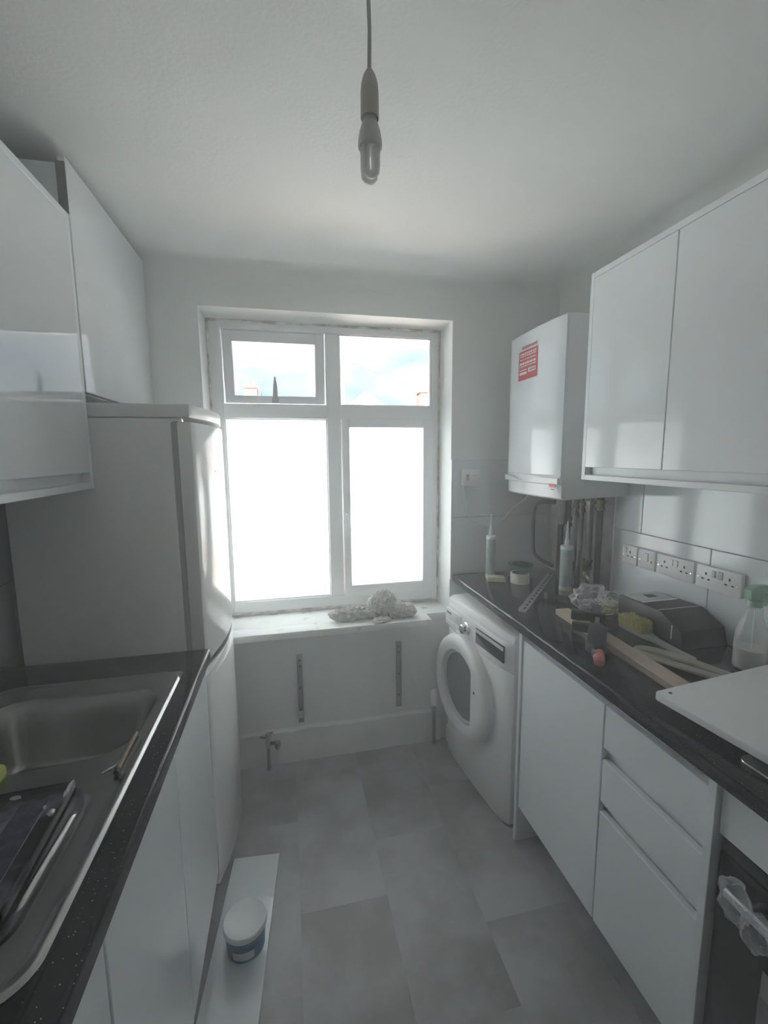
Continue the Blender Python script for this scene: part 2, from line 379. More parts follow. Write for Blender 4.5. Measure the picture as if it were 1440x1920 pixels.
# wall tiling: each tile a child of its wall
def tile(wall, a0, a1, z0, z1, which):
    g = .0013
    if which == 'R': bm = B(TR, XR, a0+g, a1-g, z0+g, z1-g, bev=.0012, seg=1)
    elif which == 'L': bm = B(XL, TL, a0+g, a1-g, z0+g, z1-g, bev=.0012, seg=1)
    else: bm = B(a0+g, a1-g, YB-.01, YB, z0+g, z1-g, bev=.0012, seg=1)
    o = obj('wall_tile', bm, 'tile', wall)
Z0, Z1, Z2 = .912, 1.202, 1.492
for a, b in ((1.148, 1.585), (.548, 1.148), (-.052, .548), (-.652, -.052)): tile(wall_right, a, b, Z0, Z1, 'R')
for a, b in ((1.445, 1.585), (.845, 1.445), (.245, .845), (-.355, .245)): tile(wall_right, a, b, Z1, Z2, 'R')
for a, b in ((.9, 1.5), (.3, .9), (-.3, .3)): tile(wall_left, a, b, Z0, 1.145, 'L')
for a, b in ((1.2, 1.8), (.6, 1.2), (0, .6), (-.6, 0)): tile(wall_left, a, b, 1.145, 1.435, 'L')
tile(wall_back, WX1+.004, 1.355, Z0, Z1, 'B'); tile(wall_back, WX1+.004, 1.355, Z1, Z2, 'B')
bm = B(XR-.006, XR, 1.587, YB-.011, .912, 1.34); obj('bare_plaster_patch', bm, 'bare', wall_right)
bm = B(TR-.004, XR, 1.585, 1.592, .912, 1.34); obj('tile_trim', bm, 'plastic', wall_right)
bm = B(WX1-.001, WX1+.004, YB-.012, YB, .88, Z2); obj('tile_trim', bm, 'plastic', wall_back)

# ------------------------------------------------------------------ window
FY0, FY1 = 2.25, 2.315
bm = nb()
box(bm, WX0, -.292, FY0, FY1, WZ0, WZ1, bev=.003); box(bm, .753, WX1, FY0, FY1, WZ0, WZ1, bev=.003)
box(bm, -.292, .753, FY0, FY1, 2.115, WZ1, bev=.003); box(bm, -.292, .753, FY0, FY1, WZ0, .777, bev=.003)
win = struct('window_1', bm, 'upvc')
obj('mullion', B(.2, .27, FY0-.002, FY1, .777, 2.115, bev=.004), 'upvc', win)
bm = nb(); box(bm, -.292, .2, FY0-.001, FY1, 1.70, 1.77, bev=.004); box(bm, .27, .753, FY0-.001, FY1, 1.70, 1.77, bev=.004); obj('transom', bm, 'upvc', win)
def frame_bm(x0, x1, z0, z1, gx0, gx1, gz0, gz1, y0, y1, bev=.004):
    bm = nb()
    box(bm, x0, gx0, y0, y1, z0, z1, bev=bev); box(bm, gx1, x1, y0, y1, z0, z1, bev=bev)
    box(bm, gx0-.002, gx1+.002, y0+.0005, y1, z0, gz0, bev=bev); box(bm, gx0-.002, gx1+.002, y0+.0005, y1, gz1, z1, bev=bev)
    return bm
# glazing beads and panes
def pane(x0, x1, z0, z1, y, m, par, mtx=None, name='pane'):
    bm = nb(); box(bm, x0-.004, x1+.004, y, y+.006, z0-.004, z1+.004, mtx=mtx); return obj(name, bm, m, par)
pane(.27, .753, 1.77, 2.115, 2.275, 'clear', win)
bm = frame_bm(.27, .753, 1.77, 2.115, .274, .747, 1.775, 2.110, 2.262, 2.282, .001); obj('glazing_bead', bm, 'upvc', win)
pane(-.292, .2, .777, 1.70, 2.275, 'frost', win)
bm = frame_bm(-.292, .2, .777, 1.70, -.286, .194, .784, 1.694, 2.258, 2.282, .001); obj('glazing_bead', bm, 'upvc', win)
cs = obj('casement_sash', frame_bm(.273, .757, .772, 1.703, .311, .702, .832, 1.658, 2.232, 2.29, .005), 'upvc', win)
pane(.311, .702, .832, 1.658, 2.262, 'frost', cs)
bm = nb(); box(bm, .276, .298, 2.222, 2.234, 1.17, 1.23, bev=.003); tube(bm, [(.287, 2.226, 1.215), (.287, 2.205, 1.215), (.287, 2.202, 1.20), (.287, 2.202, 1.13)], .006, smooth_steps=3); obj('window_handle', bm, 'plastic', cs)
vm = Matrix.Translation((0, 2.262, 2.112)) @ Matrix.Rotation(math.radians(7), 4, 'X') @ Matrix.Translation((0, -2.262, -2.112))
bm = nb(); t = frame_bm(-.288, .196, 1.774, 2.112, -.243, .150, 1.812, 2.062, 2.262, 2.315, .004); merge(bm, t, vm)
vsash = obj('vent_sash', bm, 'upvc', win)
pane(-.243, .150, 1.812, 2.062, 2.285, 'clear', vsash, vm)
bm = nb(); prism(bm, [(-.062, 1.782), (-.036, 1.782), (-.038, 1.85), (-.045, 1.90), (-.051, 1.90), (-.058, 1.85)], 2.236, 2.252, 'Y', bev=.003); box(bm, -.066, -.032, 2.246, 2.30, 1.776, 1.80, bev=.003)
obj('vent_handle', bm, 'plastic_grey', vsash)
# messy sealant round the frame
bm = nb()
def bead(pts, rr):
    P = []
    for i in range(len(pts)-1):
        a, b = Vector(pts[i]), Vector(pts[i+1])
        for k in range(30): P.append(a.lerp(b, k/30))
    P.append(Vector(pts[-1])); tube(bm, P, [rr*(1+.5*noise.noise(p*25)) for p in P], n=6)
bead([(WX0+.004, FY0-.002, .72), (WX0+.004, FY0-.002, WZ1-.004)], .008); bead([(WX0, FY0-.002, WZ1-.004), (WX1, FY0-.002, WZ1-.004)], .007); bead([(WX1-.004, FY0-.002, WZ1-.004), (WX1-.004, FY0-.002, .72)], .006); bead([(WX0, FY0-.002, WZ0+.012), (WX1, FY0-.002, WZ0+.012)], .006)
obj('sealant', bm, 'seal_dirty', win)
# sill
bm = nb(); box(bm, WX0, .672, 1.985, YB, .672, WZ0, bev=.004); box(bm, WX0, WX1, YB-.004, FY0+.02, WZ0-.03, WZ0, bev=.002)
sill = struct('trim_4', bm, 'sill')

# scattering volume added to the room to imitate a milky lens veil
def haze():
    m = bpy.data.materials.new('added_veil_scatter'); m.use_nodes = True; nt = m.node_tree; nt.nodes.clear()
    o = nt.nodes.new('ShaderNodeOutputMaterial'); v = nt.nodes.new('ShaderNodeVolumeScatter')
    v.inputs['Color'].default_value = (.97, 1, 1, 1); v.inputs['Density'].default_value = .092; v.inputs['Anisotropy'].default_value = .4
    nt.links.new(v.outputs[0], o.inputs['Volume'])
    M['haze'] = m
    h = obj('lens_veil_haze', B(XL-.01, XR+.01, YF-.01, YB+.01, -.01, ZC+.01), 'haze'); h['kind'] = 'stuff'
    tag(h, 'thin scattering volume added in the kitchen for a milky lens veil', 'haze')
haze()

# ------------------------------------------------------------------ outside
g = struct('ground', B(-40, 60, -40, 80, -.5, -.3), 'concrete')
def outside():
    w = thing('yard_wall', 'cream rendered garden wall seen blurred through the frosted panes', 'wall', (0, 7, -.3))
    obj('wall_body', B(-5, 8, 7, 7.2, -.3, 1.55), 'render', w); obj('coping', B(-5, 8, 6.95, 7.25, 1.55, 1.62, bev=.01), 'concrete', w)
    p = thing('brick_planter', 'low orange brick planter blurred behind the frosted panes', 'planter', (0, 5.6, -.3))
    bm = nb(); box(bm, -3, 5, 5.6, 5.75, -.3, .10); box(bm, -3, 5, 6.2, 6.35, -.3, .10); box(bm, -3, -2.85, 5.75, 6.2, -.3, .10); box(bm, 4.85, 5, 5.75, 6.2, -.3, .10); obj('brick_wall', bm, 'terracotta', p)
    obj('soil', B(-2.85, 4.85, 5.75, 6.2, -.3, .05), 'bark', p)
    h = thing('garden_shed', 'red-roofed garden shed blurred in the upper corner of the frosted pane', 'shed', (-1.4, 9.5, -.3))
    obj('shed_wall', B(-2.6, -.25, 8.6, 10.4, -.3, 1.75), 'brick', h)
    bm = nb(); prism(bm, [(8.4, 1.72), (9.5, 2.35), (10.6, 1.72)], -2.75, -.1, 'X'); obj('shed_roof', bm, 'roof', h)
    # house with front gable
    Y = 30
    h = thing('gabled_house', 'distant house with a pointed red-edged gable behind the clear top pane', 'house', (5.3, Y, -.3))
    prof = [(5.3-3.6, -.3), (5.3+3.6, -.3), (5.3+3.6, 2.75), (5.3, 5.55), (5.3-3.6, 2.75)]
    bm = nb(); prism(bm, prof, Y, Y+8, 'Y'); obj('wall', bm, 'render', h)
    for s in (-1, 1):
        bm = nb(); prism(bm, [(5.3, 5.55), (5.3, 5.80), (5.3+s*4.0, 2.68), (5.3+s*4.0, 2.45)], Y-.3, Y+8.2, 'Y'); rf = obj('roof_slope', bm, 'roof', h)
        bm = nb(); prism(bm, [(5.3, 5.34), (5.3, 5.66), (5.3+s*3.95, 2.58), (5.3+s*3.95, 2.26)], Y-.36, Y-.3, 'Y'); obj('bargeboard', bm, 'roof', h)
    for a in (3.5, 5.9):
        wn = obj('window', B(a, a+1.2, Y-.05, Y, .9, 2.2), 'upvc', h); obj('pane', B(a+.08, a+1.12, Y-.06, Y-.045, .98, 2.12), 'black_gloss', wn)
    # terraced houses with chimneys, left and right
    for nm, cx, top, lab in (('terraced_house', -2.5, 6.45, 'distant red-roofed house with a brick chimney above the vent pane'), ('brick_house', 10.9, 6.4, 'distant brick house whose chimney rises beside the window edge')):
        h = thing(nm, lab, 'house', (cx, 31, -.3))
        obj('wall', B(cx-5 if cx < 0 else cx-1.2, cx+2.5 if cx < 0 else cx+6, 31, 38, -.3, 3.2), 'brick', h)
        bm = nb(); x0, x1 = (cx-5.2, cx+2.7) if cx < 0 else (cx-1.4, cx+6.2)
        prism(bm, [(30.6, 3.0), (34.5, 5.35), (38.4, 3.0)], x0, x1, 'X'); obj('roof', bm, 'roof', h)
        ch = obj('chimney', B(cx-.48, cx+.48, 34.0, 35.0, 4.5, top, bev=.02), 'brick', h)
        obj('chimney_cap', B(cx-.56, cx+.56, 33.92, 35.08, top, top+.14), 'concrete', ch)
        for dx in (-.24, .24):
            bm = nb(); lathe(bm, [(0, top+.14), (.15, top+.14), (.12, top+.55), (.15, top+.6), (0, top+.6)], 12, Matrix.Translation((cx+dx, 34.5, 0))); obj('chimney_pot', bm, 'terracotta', ch)
        if cx < 0:
            bm = nb(); tube(bm, [(cx+.6, 34.5, 4.8), (cx+.95, 34.5, 7.4)], .025, 6)
            for q in range(5): tube(bm, [(cx+.55+q*.03, 34.5, 6.6+q*.17), (cx+1.25+q*.03, 34.5, 6.6+q*.17)], .012, 5)
            obj('aerial', bm, 'wire', h)
    p = thing('telegraph_pole', 'telegraph pole with a transformer box and overhead wires outside', 'pole', (3.15, 25, -.3))
    bm = nb(); tube(bm, [(3.15, 25, -.3), (3.15, 25, 7.2)], [.15, .11], 12); obj('pole_shaft', bm, 'bark', p)
    obj('crossarm', B(2.5, 3.8, 24.85, 24.95, 6.75, 6.88), 'bark', p)
    bm = nb(); lathe(bm, [(0, 5.6), (.22, 5.6), (.24, 6.3), (.2, 6.5), (0, 6.55)], 14, Matrix.Translation((3.42, 24.8, 0))); obj('transformer', bm, 'plastic_grey', p)
    for dx in (-.5, 0, .5):
        bm = nb(); lathe(bm, [(0, 6.88), (.05, 6.88), (.07, 6.95), (.04, 7.05), (0, 7.06)], 8, Matrix.Translation((3.15+dx, 24.9, 0))); obj('insulator', bm, 'plastic', p)
    for q, (a, bq) in enumerate((((3.65, 24.9, 6.98), (16, 27, 6.2)), ((2.65, 24.9, 6.98), (-14, 25, 6.9)), ((2.65, 24.9, 6.7), (-14, 26, 6.35)), ((3.65, 24.9, 6.6), (14, 30, 5.2)))):
        A, E = Vector(a), Vector(bq); pts = []
        for i in range(15):
            s = i/14; v = A.lerp(E, s); v.z -= .35*4*s*(1-s); pts.append(v)
        bm = nb(); tube(bm, pts, .014, 5); obj('overhead_wire', bm, 'wire', p)
outside()

# ------------------------------------------------------------------ left run
def worktop(name, label, x0, x1, y0, y1, z0, z1, hole=None):
    bm = nb()
    if hole is None: box(bm, x0, x1, y0, y1, z0, z1, bev=.006, seg=4)
    else:
        a, b, c, d = hole
        box(bm, x0, a, y0, y1, z0, z1); prism(bm, [(b, z0), (x1-.003, z0), (x1, z0+.003)] + [(x1-.007+.007*math.cos(q*PI/12), z1-.007+.007*math.sin(q*PI/12)) for q in range(7)] + [(b, z1)], y0, y1, 'Y'); box(bm, a, b, y0, c, z0, z1); box(bm, a, b, d, y1, z0, z1)
    return tag(obj(name, bm, 'worktop'), label, 'worktop')
worktop('worktop', 'black sparkle worktop holding the stainless steel sink', TL, -.265, -.15, 1.412, .872, .91, hole=(-.74, -.335, .52, 1.25))

def make_sink():
    s = thing('kitchen_sink', 'stainless steel inset sink with bowl and ribbed drainer', 'sink', (-.53, .88, .91))
    x0, x1, y0, y1 = -.762, -.312, .488, 1.274; rad = .055
    nx, ny = 220, 240; t = bmesh.new(); G = []
    def sdr(x, y, a, b, c, d, rr):
        cx, cyy = (a+b)/2, (c+d)/2; qx = abs(x-cx)-(b-a)/2+rr; qy = abs(y-cyy)-(d-c)/2+rr
        return math.hypot(max(qx, 0), max(qy, 0))+min(max(qx, qy), 0)-rr
    def sst(a, b, v):
        v = max(0, min(1, (v-a)/(b-a))); return v*v*(3-2*v)
    for i in range(nx+1):
        row = []
        for j in range(ny+1):
            x = x0+(x1-x0)*i/nx; y = y0+(y1-y0)*j/ny
            for cx, sx in ((x0+rad, -1), (x1-rad, 1)):
                for cyy, sy in ((y0+rad, -1), (y1-rad if sx < 0 else y1-.012, 1)):
                    rr = rad if not (sx > 0 and sy > 0) else .012
                    ccx = cx if rr == rad else x1-.012
                    dx, dy = (x-ccx)*sx, (y-cyy)*sy
                    if dx > 0 and dy > 0:
                        mx = max(dx, dy); h = math.hypot(dx, dy)
                        x, y = ccx+sx*dx*mx/h, cyy+sy*dy*mx/h
            e = -sdr(x, y, x0, x1, y0, y1, rad)
            z = .9115 + .005*sst(0, .006, e) - .003*sst(.010, .022, e)
            skew = .05*(x+.72)/.40                                   # bowl edge sweeps away from the front
            dB = sdr(x, y-0, -.725, -.345, .885+max(0, skew), 1.195, .075)
            z -= .150*sst(.004, -.055, dB) if dB < .004 else 0
            if dB < -.055: z -= .006*min(1, (-dB-.055)/.12)
            # drainer: shallow dish with ribs along the sink
            dD = sdr(x, y, -.715, -.364, .545, .835, .05)
            z -= .004*sst(.004, -.010, dD)
            if dD < -.012:
                for c in (-.382, -.42, -.458, -.496, -.534, -.572, -.61, -.648):
                    w = sst(.0042, .0010, abs(x-c))*sst(.605, .635, y)*sst(.785, .765, y); z += .0045*w
            row.append(t.verts.new((x, y, z)))
        G.append(row)
    for i in range(nx):
        for j in range(ny): t.faces.new((G[i][j], G[i+1][j], G[i+1][j+1], G[i][j+1]))
    bmesh.ops.recalc_face_normals(t, faces=t.faces)
    bm = nb(); merge(bm, t); o = obj('sink_bowl_and_drainer', bm, 'steel', s, smooth=70)
    bm = nb(); lathe(bm, [(.045, .757), (.04, .761), (.032, .758), (.03, .752), (0, .752)], 28, Matrix.Translation((-.535, 1.06, 0))); obj('waste_outlet', bm, 'chrome', s)
    return s
make_sink()

def base_cabinet(name, label, xf, xb, y0, y1, z0, z1, fronts, sign, m, legs=True, end=None, group=None):
    """fronts: list of (kind, y0,y1,z0,z1); sign +1 when the front faces +X"""
    c = thing(name, label, 'cabinet', ((xf+xb)/2, (y0+y1)/2, 0), group=group)
    s = sign
    def bx(xa, xb_, *r, **k): return B(min(xa, xb_), max(xa, xb_), *r, **k)
    xi = xf - s*.019
    bm = nb(); box(bm, *sorted((xi-s*.012, xb)), y0, y0+.016, z0, z1); box(bm, *sorted((xi-s*.012, xb)), y1-.016, y1, z0, z1)
    box(bm, *sorted((xi-s*.012, xb)), y0+.016, y1-.016, z0, z0+.016); box(bm, *sorted((xb+s*.008, xb)), y0+.016, y1-.016, z0, z1)
    obj('carcass', bm, 'carcass', c)
    zs = sorted({(f[3], f[4]) for f in fronts})
    # recessed finger rails above every front
    for (kind, a, b, za, zb) in fronts:
        d = obj(kind, bx(xi, xf, a+.0015, b-.0015, za, zb, bev=.0015, seg=1), m, c)
    for (za, zb) in zs:
        top = min([q[0] for q in zs if q[0] > zb-.001] or [z1])
        obj('handle_rail', bx(xi-s*.012, xi-s*.004, y0+.004, y1-.004, zb-.03, top+(.02 if top < z1 else 0)), 'rail', c)
    if legs:
        for yy in (y0+.06, y1-.06):
            for xx in (xf-s*.22, xb+s*.08):
                bm = nb(); lathe(bm, [(0, 0), (.026, 0), (.026, .012), (.016, .02), (.016, z0-.01), (.03, z0-.004), (.03, z0), (0, z0)], 14, Matrix.Translation((xx, yy, 0))); obj('leg', bm, 'black', c)
    return c
base_cabinet('sink_cabinet', 'white gloss base cabinet under the sink with two handleless doors', -.28, TL, .612, 1.404, .115, .872,
             [('door', .612, 1.008, .115, .846), ('door', 1.008, 1.404, .115, .846)], 1, 'gloss_r')
base_cabinet('base_cabinet', 'white gloss base cabinet beside the sink unit toward the room door', -.28, TL, .01, .608, .115, .872,
             [('door', .01, .608, .115, .84)], 1, 'gloss_r')

def wall_cabinet(name, label, xf, xw, y0, y1, z0, z1, splits, sign, doorz0, doorz1, group=None):
    c = thing(name, label, 'cabinet', ((xf+xw)/2, (y0+y1)/2, z0), group=group)
    s = sign; th = .018
    bm = nb(); box(bm, *sorted((xf, xw)), y0, y0+th, z0, z1, bev=.001, seg=1); box(bm, *sorted((xf, xw)), y1-th, y1, z0, z1, bev=.001, seg=1)
    box(bm, *sorted((xf, xw)), y0+th, y1-th, z0, z0+th, bev=.001, seg=1); box(bm, *sorted((xf, xw)), y0+th, y1-th, z1-th, z1, bev=.001, seg=1)
    box(bm, *sorted((xw+s*.008, xw)), y0+th, y1-th, z0+th, z1-th)
    obj('carcass', bm, 'carcass', c)
    ys = [y0+th] + list(splits) + [y1-th]
    for a, b in zip(ys, ys[1:]):
        obj('door', B(*sorted((xf-s*.019, xf+s*.001)), a+.0012, b-.0012, doorz0, doorz1, bev=.0015, seg=1), 'gloss', c)
    obj('handle_rail', B(*sorted((xf-s*.034, xf-s*.022)), y0+th, y1-th, z0+th, doorz0+.03), 'rail', c)
    return c
wall_cabinet('overhead_cabinet', 'white gloss wall cabinet mounted over the sink worktop', -.55, XL+.0005, .50, 1.410, 1.430, 2.165, [.93], 1, 1.476, 2.146)
wall_cabinet('overhead_cabinet', 'white gloss wall cabinet above the row of sockets', 1.05, XR-.0005, .68, 1.412, 1.424, 2.134, [1.060], -1, 1.470, 2.114)
c = thing('bridging_cabinet', 'white gloss cabinet above the fridge reaching the ceiling', 'cabinet', (-.69, 1.74, 1.70))
obj('carcass', B(XL, -.57, 1.416, 2.062, 1.70, 2.292, bev=.001, seg=1), 'carcass', c)
obj('door', B(-.569, -.55, 1.418, 2.060, 1.702, 2.312, bev=.0015, seg=1), 'gloss', c)
obj('raw_edge', B(-.572, -.5505, 1.4135, 1.4178, 2.168, 2.296), 'chip', c)

# ------------------------------------------------------------------ fridge
def fridge():
    t = thing('fridge_freezer', 'tall white fridge freezer with bowed doors standing beside the window', 'fridge', (-.53, 1.69, 0))
    y0, y1 = 1.416, 1.968
    obj('body', B(-.782, -.336, y0, y1, .04, 1.632, bev=.004), 'fridge', t)
    def plan(xe, xb, y0, y1, x_in, n=18):
        pts = [(x_in, y0)]
        for i in range(n+1):
            s = i/n; y = y0+(y1-y0)*s; xx = xe+(xb-xe)*(1-(2*s-1)**2)
            pts.append((xx, y))
        pts.append((x_in, y1)); return pts
    bm = nb(); prism(bm, [(-.782, y0)] + plan(-.283, -.243, y0, y1, -.5)[1:-1] + [(-.782, y1)], 1.634, 1.674, 'Z', bev=.004); obj('top_cover', bm, 'fridge', t)
    bm = nb(); prism(bm, plan(-.279, -.239, y0, y1, -.320), .862, 1.622, 'Z', bev=.006); d = obj('fridge_door', bm, 'fridge_door', t, smooth=30)
    bm = nb(); prism(bm, plan(-.279, -.239, y0, y1, -.320), .055, .800, 'Z', bev=.006); obj('freezer_door', bm, 'fridge_door', t, smooth=30)
    bm = nb(); prism(bm, plan(-.292, -.258, y0+.004, y1-.004, -.320), .803, .860, 'Z'); obj('grip_recess', bm, 'fridge', t)
    for a, b in ((.805, 1.618), (.06, .795)): obj('door_gasket', B(-.336, -.320, y0+.005, y1-.005, a, b), 'gasket', t)
    bm = nb(); prism(bm, plan(-.277, -.237, y0, y1, -.30), .846, .852, 'Z'); obj('door_edge_trim', bm, 'chrome', t)
    bm = nb(); box(bm, -.336, -.305, y0+.006, y0+.03, 1.621, 1.634, bev=.002); obj('hinge', bm, 'chrome', t)
    # small maker's mark on the door
    bm = nb(); xm = -.2475
    for (a, b, h, w) in ((0, 0, .030, .003), (-.008, -.016, .004, .018), (-.003, -.024, .016, .003)):
        yy = 1.60; box(bm, xm-.002, xm+.0035, yy+a-w/2, yy+a+w/2, 1.485+b-h/2, 1.485+b+h/2)
    obj('logo', bm, 'ink', d)
    for yy in (y0+.05, y1-.05):
        for xx in (-.36, -.74):
            bm = nb(); lathe(bm, [(0, 0), (.018, 0), (.018, .03), (.01, .04), (0, .04)], 12, Matrix.Translation((xx, yy, 0))); obj('foot', bm, 'black', t)
fridge()

# ------------------------------------------------------------------ right run
worktop('worktop', 'black sparkle worktop running above the washing machine and drawers', .80, TR, -.25, 2.050, .872, .91)
base_cabinet('door_cabinet', 'white base cabinet with one door next to the washing machine', .83, TR, .967, 1.394, .155, .872, [('door', .967, 1.394, .155, .832)], -1, 'gloss_r')
base_cabinet('drawer_cabinet', 'white base cabinet with three handleless drawers beside the oven', .83, TR, .659, .965, .155, .872,
             [('drawer', .659, .965, .706, .832), ('drawer', .659, .965, .543, .671), ('drawer', .659, .965, .155, .512)], -1, 'gloss_r')
tag(obj('end_panel', B(.824, TR, 1.397, 1.414, 0, .872, bev=.001, seg=1), 'carcass'), 'white end panel standing between washing machine and door cabinet', 'panel')
tag(obj('end_panel', B(.822, TR, .638, .656, .0, .872, bev=.001, seg=1), 'carcass'), 'white end panel standing between drawer cabinet and black oven', 'panel')

def oven():
    t = thing('built_in_oven', 'black glass built-in oven in white housing under the hob', 'oven', (1.09, .335, 0))
    y0, y1 = .036, .634
    bm = nb(); box(bm, .85, TR, y0, y0+.016, .12, .872); box(bm, .86, TR, y1-.016, y1, .12, .872); box(bm, .85, TR, y0+.016, y1-.016, .12, .136); obj('housing', bm, 'carcass', t)
    obj('filler_panel', B(.834, .850, y0+.001, y1-.0005, .750, .872), 'carcass', t)
    obj('oven_body', B(.86, 1.30, y0+.02, y1-.02, .14, .745), 'black', t)
    obj('control_fascia', B(.838, .86, y0+.004, y1-.004, .716, .748, bev=.002), 'black_gloss', t)
    d = obj('oven_door', B(.836, .86, y0+.004, y1-.004, .150, .713, bev=.003), 'black_gloss', t)
    obj('door_window', B(.8345, .838, y0+.08, y1-.10, .22, .50, bev=.001, seg=1), 'doorglass', d)
    bm = nb(); tube(bm, [(.80, y0+.05, .675), (.80, y1-.05, .675)], .010, 12)
    for yy in (y0+.09, y1-.09): tube(bm, [(.80, yy, .675), (.84, yy, .675)], .008, 10)
    obj('oven_handle', bm, 'chrome', d)
    obj('label_sticker', B(.8352, .8362, .43, .532, .43, .555), mat('faded_grey_sticker', (.20, .22, .21), .5), d)
oven()
# crumpled packing film over the oven handle
bm = nb(); lump(bm, (.770, .545, .705), (.018, .030, .040), .45, 1.7, seed=3, sub=3); lump(bm, (.772, .510, .680), (.016, .026, .034), .5, 1.9, seed=9, sub=3)
tag(obj('plastic_wrapping', bm, film('thin_packing_film', (.85, .88, .92), .05, .1), smooth=32), 'crumpled clear plastic wrapping hanging on the oven handle', 'plastic wrap')

def hob():
    t = thing('gas_hob', 'stainless edged hob mostly hidden under the white panel', 'hob', (1.09, .35, .91))
    bm = nb(); prism(bm, rrect(.852, 1.335, .06, .632, .02), .91, .918, 'Z', bev=.003); obj('hob_plate', bm, 'steel', t)
    for (x, y) in ((.98, .20), (.98, .48), (1.21, .20), (1.21, .48)):
        bm = nb(); lathe(bm, [(0, .918), (.045, .918), (.045, .926), (.03, .930), (0, .930)], 20, Matrix.Translation((x, y, 0))); obj('burner', bm, 'black', t)
        bm = nb()
        for a in (0, PI/2):
            box(bm, -.08, .08, -.004, .004, .926, .934, mtx=Matrix.Translation((x, y, 0)) @ Matrix.Rotation(a, 4, 'Z'))
        for a in range(4):
            box(bm, .072, .08, -.004, .004, .918, .93, mtx=Matrix.Translation((x, y, 0)) @ Matrix.Rotation(a*PI/2, 4, 'Z'))
        obj('pan_support', bm, 'black', t)
hob()
# white shelf panel lying over the hob
bm = nb(); prism(bm, rrect(0, .46, -.62, 0, .014), 0, .016, 'Z', bev=.001, mtx=Matrix.Translation((.838, .822, .934)) @ Matrix.Rotation(math.radians(6.3), 4, 'Z'))
pn = tag(obj('loose_board', bm, 'plastic'), 'loose white board with a rounded corner lying across the hob', 'board')
bm = nb(); lathe(bm, [(0, .9498), (.004, .9498), (.004, .9506), (0, .9506)], 12, Matrix.Translation((.873, .808, 0))); obj('screw_hole', bm, 'dark', pn)  # flat dark disc, shade of the hole put into its colour

